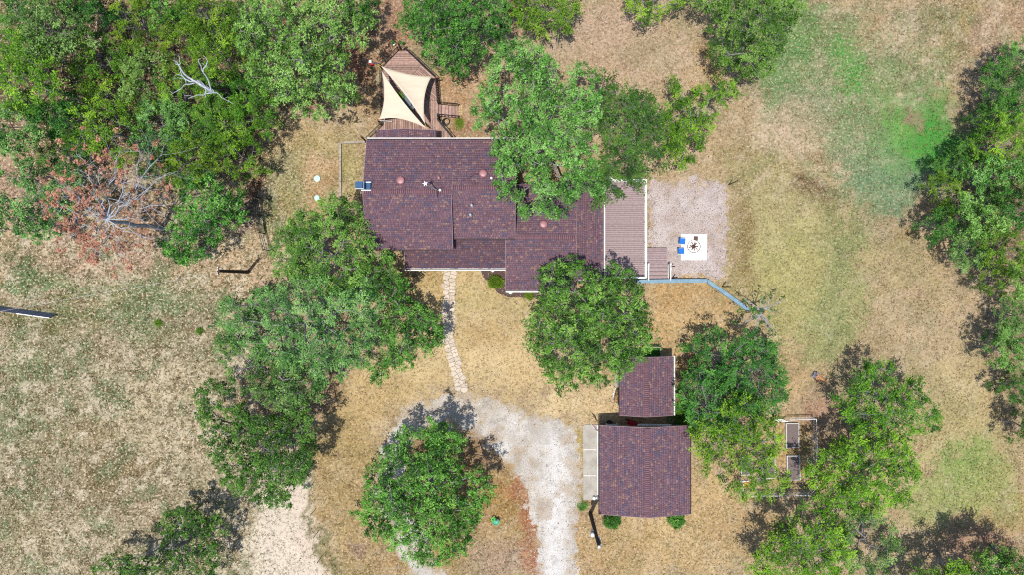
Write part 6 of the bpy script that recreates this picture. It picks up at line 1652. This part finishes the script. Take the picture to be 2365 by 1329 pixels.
# split and charred logs in the east field
p = P(1880, 868)
t = thing('stump', 'dark weathered tree stump in the east lawn', 'stump', (p.x, p.y, 0))
mb = MB()
rq = random.Random(9)
for k in range(11):
    a = rq.uniform(0, 6.28); r_ = rq.uniform(0.05, 0.34); h_ = rq.uniform(0.12, 0.42)
    q = (p.x + r_ * math.cos(a), p.y + r_ * 0.9 * math.sin(a))
    mb.prism([(q[0] + 0.15 * math.cos(b_ + a) * rq.uniform(.6, 1.2), q[1] + 0.12 * math.sin(b_ + a) * rq.uniform(.6, 1.2)) for b_ in (0, 1.1, 2.2, 3.3, 4.4, 5.5)], -0.05, h_, 0.03)
mb.build('wood', mat('weathered_stump', (0.22, 0.22, 0.26), (0.06, 0.055, 0.06), 9, 0.9, 0.4), t)
for i, (x, y, rz, L, lb) in enumerate([(1893, 872, -0.9, 0.85, 'larger pale split log beside the dark stump'), (1899, 877, -0.6, 0.75, 'pale split log farthest right of the dark stump'), (1889, 876, -1.2, 0.65, 'orange-brown split log touching the dark stump')]):
    p = P(x, y); d = Vector((math.cos(rz), math.sin(rz), 0)) * L / 2
    t = thing('split_log', lb, 'log', (p.x, p.y, 0), 'split logs by the stump')
    s = Vector((-d.y, d.x, 0)).normalized() * 0.2
    c_ = Vector((p.x, p.y, 0))
    MB().add([c_ - d - s, c_ - d + s, c_ - d + Vector((0, 0, 0.22)), c_ + d - s * .9, c_ + d + s * .9, c_ + d + Vector((0, 0, 0.2))], [(0, 1, 2), (5, 4, 3), (0, 3, 4, 1), (1, 4, 5, 2), (2, 5, 3, 0)]).build('split_face', CUTWOOD, t)
    MB().add([c_ - d * 1.02 - s * 1.08 - Vector((0, 0, .03)), c_ - d * 1.02 + s * 1.08 - Vector((0, 0, .03)), c_ + d * 1.02 + s - Vector((0, 0, .03)), c_ + d * 1.02 - s - Vector((0, 0, .03)), c_ - d * 1.02 - s * 1.08 + Vector((0, 0, .02)), c_ - d * 1.02 + s * 1.08 + Vector((0, 0, .02)), c_ + d * 1.02 + s + Vector((0, 0, .02)), c_ + d * 1.02 - s + Vector((0, 0, .02))],
             [(3, 2, 1, 0), (4, 5, 6, 7), (0, 1, 5, 4), (1, 2, 6, 5), (2, 3, 7, 6), (3, 0, 4, 7)]).build('bark', BARKB, t)

# ------------------------------------------------------------------ poles, wires, fences
def util_pole(label, base, top, r, extra):
    a = P(*base, -0.2); b = Vector(top)
    t_ = thing('utility_pole', label, 'pole', (a.x, a.y, 0))
    MB().tube([a, a.lerp(b, 0.5), b], [r, r * 0.85, r * 0.7], 10).build('shaft', DKWOOD, t_)
    return t_, a, b
pA, a, b = util_pole('dark wooden utility pole carrying a wire across the left field', (575, 628), P(504, 625.5, 6.9), 0.17, None)
MB().bar(b + Vector((-0.05, -0.35, -0.15)), b + Vector((-0.05, 0.35, -0.15)), 0.09, 0.1).build('cross_arm', DKWOOD, pA)
for s in (-0.28, 0.1, 0.3): MB().lathe((b.x - 0.05, b.y + s, b.z - 0.1), [(0.03, 0), (0.06, 0.05), (0.04, 0.1), (0.06, 0.14), (0.01, 0.19)], 8).build('insulator', WHITE, pA)
wend = Vector((HX[0] - 0.02, P(838, 479, 4.6).y, 4.9))
def cable(name, label, A, B, sag, r=0.014, n=24):
    A, B = Vector(A), Vector(B)
    pts = [A.lerp(B, i / n) - Vector((0, 0, sag * 4 * (i / n) * (1 - i / n))) for i in range(n + 1)]
    return tag(MB().tube(pts, r, 5).build(name, WIRE), label, 'cable')
cable('overhead_wire', 'pale overhead wire running from the left pole to the house gable', b + Vector((0, 0.15, 0.05)), wend, 0.5, 0.009)
cable('overhead_wire', 'pale overhead wire running from the left pole off the left edge', b + Vector((0, -0.1, 0.05)), P(-180, 752, 7.0), 0.6, 0.009)
pB, a, b = util_pole('dark utility pole with lamp and meter boxes by the garage corner', (1363, 1185), P(1384, 1265, 8.3), 0.19, None)
ax = (b - a).normalized()
e = a + (b - a) * 0.60
MB().box((e.x - 0.26, e.y, e.z), (0.24, 0.3, 0.42)).build('meter_box', GALV, pB)
e = a + (b - a) * 0.68
MB().lathe((e.x - 0.3, e.y, e.z - 0.2), [(0.02, 0), (0.15, 0.04), (0.17, 0.3), (0.1, 0.4), (0.02, 0.42)], 12).build('lamp_head', WHITE, pB)
MB().tube([e, e + Vector((-0.3, 0, 0.15))], 0.03, 6).build('lamp_arm', GALV, pB)
e = a + (b - a) * 0.9
MB().tube([e + Vector((0.2, 0, -1.2)), e + Vector((0.2, 0.02, 0.3))], 0.06, 8).build('conduit', BLUEWALL, pB)
MB().lathe((e.x + 0.22, e.y, e.z - 1.3), [(0.08, 0), (0.11, 0.05), (0.11, 0.3), (0.02, 0.4)], 10).build('weather_head', WHITE, pB)
MB().lathe((b.x, b.y, b.z - 0.05), [(0.15, 0), (0.17, 0.05), (0.12, 0.14), (0.01, 0.16)], 10).build('pole_cap', GALV, pB)
e = a + (b - a) * 0.32
cable('service_wire', 'short pale wire from the garage corner to the utility pole', e, Vector((gx0 + 0.1, gy0 + 0.1, 2.75)), 0.15, 0.022)
# black pipe fence and gate in the west
fw = thing('pipe_fence', 'black metal pipe fence at the edge of the side lawn', 'fence', P(604, 498))
FW = [(597, 424), (598, 457), (604, 498), (611, 539), (621, 578)]
for q in FW:
    p = P(*q); MB().tube([(p.x, p.y, -0.05), (p.x, p.y, 1.6)], 0.055, 7).build('post', BLACKM, fw)
for i in range(4):
    if i == 2: continue
    a, b = P(*FW[i]), P(*FW[i + 1])
    for z in (0.5, 1.0, 1.5): MB().tube([(a.x, a.y, z), (b.x, b.y, z)], 0.03, 6).build('rail', BLACKM, fw)
a, b = P(604, 498), P(556, 497)
for z in (0.6, 1.5): MB().tube([(a.x, a.y, z), (b.x, b.y, z)], 0.05, 6).build('rail', BLACKM, fw)
p = b; MB().tube([(p.x, p.y, -0.05), (p.x, p.y, 1.6)], 0.055, 7).build('post', BLACKM, fw)
gw = thing('farm_gate', 'black barred gate in the pipe fence', 'gate', P(607, 518))
a, b = P(604.5, 501), P(610.5, 536)
for k in range(6): z = 0.3 + k * 0.3; MB().tube([(a.x, a.y, z), (b.x, b.y, z)], 0.022, 6).build('bar', BLACKM, gw)
for e in (a, b, a.lerp(b, 0.5)): MB().tube([(e.x, e.y, 0.28), (e.x, e.y, 1.82)], 0.026, 6).build('upright', BLACKM, gw)
# slate panels on the left edge
sp_ = thing('panel_fence', 'row of slate-grey panels with a white rail at the left edge of the field', 'fence', P(66, 718))
for i, (u0, u1) in enumerate(((-30, 12), (13, 54), (55, 92), (93, 131))):
    def bl(u): return P(u, 709 + (u + 0) * 0.137, 0)
    A, B = bl(u0), bl(u1)
    lean = Vector((0.02, -0.32, 1.0))
    vs = [A, B, B + lean, A + lean]; nn = Vector((0, 0.03, 0.02))
    MB().add([v for v in vs] + [v + nn for v in vs], [(0, 1, 2, 3), (7, 6, 5, 4), (0, 4, 5, 1), (1, 5, 6, 2), (2, 6, 7, 3), (3, 7, 4, 0)]).build('panel', SLATE, sp_)
    MB().bar(A - Vector((0.03, 0, 0)), A + lean * 1.05 - Vector((0.03, 0, 0)), 0.05, 0.06).build('post', BLACKM, sp_)
    MB().bar(A + lean * 1.02, B + lean * 1.02, 0.07 if i > 1 else 0.03, 0.06).build('top_rail', WHITE if i > 1 else GREYWOOD, sp_)
MB().bar(B, B + lean * 1.05, 0.05, 0.06).build('post', BLACKM, sp_)
# wire fence stakes along the pale strip
for i, (x, y) in enumerate([(722, 1120), (727, 1180), (733, 1232), (741, 1290)]):
    p = P(x, y)
    lb = ['highest thin stake along the pale bare strip', 'second thin stake down the pale bare strip', 'third thin stake down the pale bare strip', 'lowest thin stake along the pale bare strip'][i]
    tag(MB().bar((p.x, p.y, -0.1), (p.x - 0.02, p.y, 1.25), 0.04, 0.04).box((p.x, p.y, 1.0), (0.07, 0.02, 0.05)).build('fence_stake', DKWOOD, origin=(p.x, p.y, 0)), lb, 'stake', 'thin stakes along the pale strip')

# ------------------------------------------------------------------ small things
# tub with hose on the drive island
p = P(1145, 1204)
t = thing('garden_tub', 'teal plastic tub with lime green hose loops on the lawn inside the drive', 'tub', (p.x, p.y, 0))
MB().lathe((p.x, p.y, 0), [(0.2, 0), (0.28, 0.36), (0.31, 0.38), (0.28, 0.39), (0.24, 0.34), (0.03, 0.3)], 18).build('tub', TEAL, t)
mb = MB()
for k in range(3):
    mb.tube([(p.x - 0.2 + (0.2 - 0.03 * k) * math.cos(a * 0.35), p.y + 0.2 + (0.24 - 0.03 * k) * math.sin(a * 0.35), 0.34 + 0.05 * k + 0.05 * math.sin(a * .35)) for a in range(19)], 0.028, 6)
mb.tube([(p.x + 0.3, p.y + 0.22, 0.4), (p.x + 0.34, p.y, 0.3), (p.x + 0.3, p.y - 0.2, 0.12), (p.x + 0.22, p.y - 0.36, 0.04)], 0.025, 6)
mb.build('hose', LIME, t)
MB().box((p.x + 0.12, p.y + 0.22, 0.42), (0.3, 0.12, 0.2), 0.5).build('reel_box', BLACKM, t)
# flag
fb = Vector((gx0 - 0.02, P(1384, 1003, 2.4).y, 2.3)); ft = P(1363, 979.5, 3.0)
t = thing('flag', 'stars and stripes flag on a slanted pole at the garage corner', 'flag', fb)
MB().tube([fb, ft], 0.014, 6).build('flag_pole', WHITE, t)
def fpt(u, v):
    base_ = ft.lerp(fb, 0.08 + 0.72 * u)
    w = math.sin(u * 7 + v * 2) * 0.05
    return base_ + Vector((0.45 * v + w * v, -0.30 * v * (1 - 0.5 * u) + w, -0.55 * v))
for k in range(13):
    mb = MB(); n_ = 8
    for i in range(n_):
        u0, u1 = i / n_, (i + 1) / n_
        v0, v1 = k / 13, (k + 1) / 13
        mb.add([fpt(u0, v0), fpt(u1, v0), fpt(u1, v1), fpt(u0, v1)], [(0, 1, 2, 3)])
    mb.build('stripe', FLAGR if k % 2 == 0 else FLAGW, t)
mb = MB()
for i in range(4):
    for j in range(4):
        mb.add([fpt(0.6 + 0.4 * a / 4, 0.54 * c / 4) + Vector((-0.012, -0.012, 0.012)) for a, c in ((i, j), (i + 1, j), (i + 1, j + 1), (i, j + 1))], [(0, 1, 2, 3)])
ct = mb.build('canton', FLAGB, t)
mb = MB()
for i in range(6):
    for j in range(5):
        q = fpt(0.63 + 0.34 * i / 5, 0.05 + 0.44 * j / 4) + Vector((-0.018, -0.018, 0.018))
        mb.add([q + Vector((0.011 * math.cos(a * math.pi / 5) * (1 if a % 2 == 0 else 0.42), 0.011 * math.sin(a * math.pi / 5) * (1 if a % 2 == 0 else 0.42), 0)) for a in range(10)], [tuple(range(10))])
o = mb.build('stars', FLAGW, ct); o['kind'] = 'stuff'
# between shed and garage
ym = (gy1 + sy0) / 2
t = thing('pipe_rack', 'long pale pipe on a bracket along the garage gable', 'pipe', P(1512, 983, 1.6))
a, b = P(1473, 982.5, 1.9), P(1550, 983.5, 1.9)
MB().tube([a, b], 0.085, 10).build('pipe', WHITE, t)
MB().bar(P(1493, 983, 1.85), P(1493, 989, 1.6), 0.08, 0.08).bar(P(1487, 983, 1.85), P(1490, 987, 1.6), 0.06, 0.06).build('bracket', WHITE, t)
t = thing('work_bench', 'pale blue bench against the garage gable', 'bench', P(1415, 980, 0))
a = P(1402, 981, 0.9); b = P(1428, 986, 0.9)
for k in range(3): MB().box(((a.x + b.x) / 2, a.y - 0.06 - k * 0.13, 0.88), (b.x - a.x, 0.12, 0.04)).build('slat', OFFW, t)
for x in (a.x + 0.05, b.x - 0.05): MB().box((x, a.y - 0.2, 0.43), (0.06, 0.3, 0.86)).build('leg', WHITE, t)
p = P(1406, 977)
tag(MB().lathe((p.x, p.y, 0), [(0.2, 0), (0.26, 0.35), (0.28, 0.4), (0.24, 0.4), (0.22, 0.33), (0.02, 0.33)], 14).build('pot', BLACKM, origin=(p.x, p.y, 0)), 'black round pot in the shade behind the bench', 'pot')
p = P(1461, 975)
t = thing('wheelbarrow', 'dark red wheelbarrow in the shade between shed and garage', 'wheelbarrow', (p.x, p.y, 0))
MB().add([(p.x - .35, p.y + .2, .3), (p.x + .3, p.y - .1, .3), (p.x + .2, p.y - .35, .3), (p.x - .4, p.y - .05, .3), (p.x - .5, p.y + .35, .55), (p.x + .42, p.y - .05, .55), (p.x + .28, p.y - .48, .55), (p.x - .6, p.y - .1, .55)],
         [(0, 1, 2, 3), (0, 4, 5, 1), (1, 5, 6, 2), (2, 6, 7, 3), (3, 7, 4, 0)]).build('tray', REDP, t)
MB().tube([(p.x + .3, p.y - .1, .35), (p.x + .8, p.y - .35, .5)], .02, 6).tube([(p.x + .2, p.y - .3, .35), (p.x + .7, p.y - .55, .5)], .02, 6).build('handles', BROWNW, t)
MB().tube([(p.x - .52, p.y + .12, .17), (p.x - .47, p.y + .22, .17)], .17, 12).build('wheel', BLACKM, t)
t = thing('apron_lamp', 'white fittings at the lower end of the concrete apron', 'fixture', P(1377, 1152, 0))
for x, y in ((1372, 1152), (1380, 1152)):
    p = P(x, y, 0.3); MB().lathe((p.x, p.y, 0.08), [(0.12, 0), (0.14, 0.3), (0.1, 0.36), (0.01, 0.38)], 10).build('bucket', WHITE, t)
# glass panel leaning under the porch eave
p = P(1138, 617, 0.7)
t = thing('glass_table', 'white framed dark glass table tucked under the porch gutter', 'table', (p.x, p.y, 0))
s_ = 0.42
cs = [Vector((p.x, p.y - s_, 0.7)), Vector((p.x + s_, p.y, 0.7)), Vector((p.x, p.y + s_, 0.7)), Vector((p.x - s_, p.y, 0.7))]
for i in range(4): MB().bar(cs[i], cs[(i + 1) % 4], 0.06, 0.05).build('frame_side', WHITE, t); MB().box((cs[i].x, cs[i].y, 0.34), (0.05, 0.05, 0.66)).build('leg', WHITE, t)
MB().prism([(c_.x, c_.y) for c_ in cs], 0.69, 0.705).build('pane', BLUEGL, t)
p = P(904, 594)
t = thing('kettle_grill', 'dark covered grill under the west eave', 'grill', (p.x, p.y, 0))
MB().lathe((p.x, p.y, 0), [(0.12, 0.45), (0.3, 0.55), (0.36, 0.75), (0.36, 0.8), (0.28, 0.95), (0.1, 1.05), (0.02, 1.07)], 16).build('kettle', mat('grill_enamel', (0.02, 0.03, 0.06), None, 4, 0.3, spec=0.5), t)
for k in range(3): a = k * 2.1; MB().tube([(p.x + .1 * math.cos(a), p.y + .1 * math.sin(a), .55), (p.x + .3 * math.cos(a), p.y + .3 * math.sin(a), 0)], .015, 5).build('leg', BLACKM, t)
p = P(1179, 676)
t = thing('hose_reel', 'mint green reel under the front gutter', 'hose reel', (p.x, p.y, 0))
MB().lathe((p.x, p.y, 0), [(0.15, 0), (0.2, 0.05), (0.12, 0.1), (0.12, 0.3), (0.2, 0.35), (0.15, 0.4), (0.02, 0.4)], 12).build('drum', MINT, t)
MB().tube([(p.x, p.y, 0.4), (p.x + 0.15, p.y - 0.05, 0.42)], 0.015, 5).build('handle', GALV, t)
print('objects', len(bpy.data.objects), 'tris', sum(sum(len(p.vertices) - 2 for p in m.polygons[:200]) * len(m.polygons) // max(1, min(200, len(m.polygons))) for m in bpy.data.meshes))
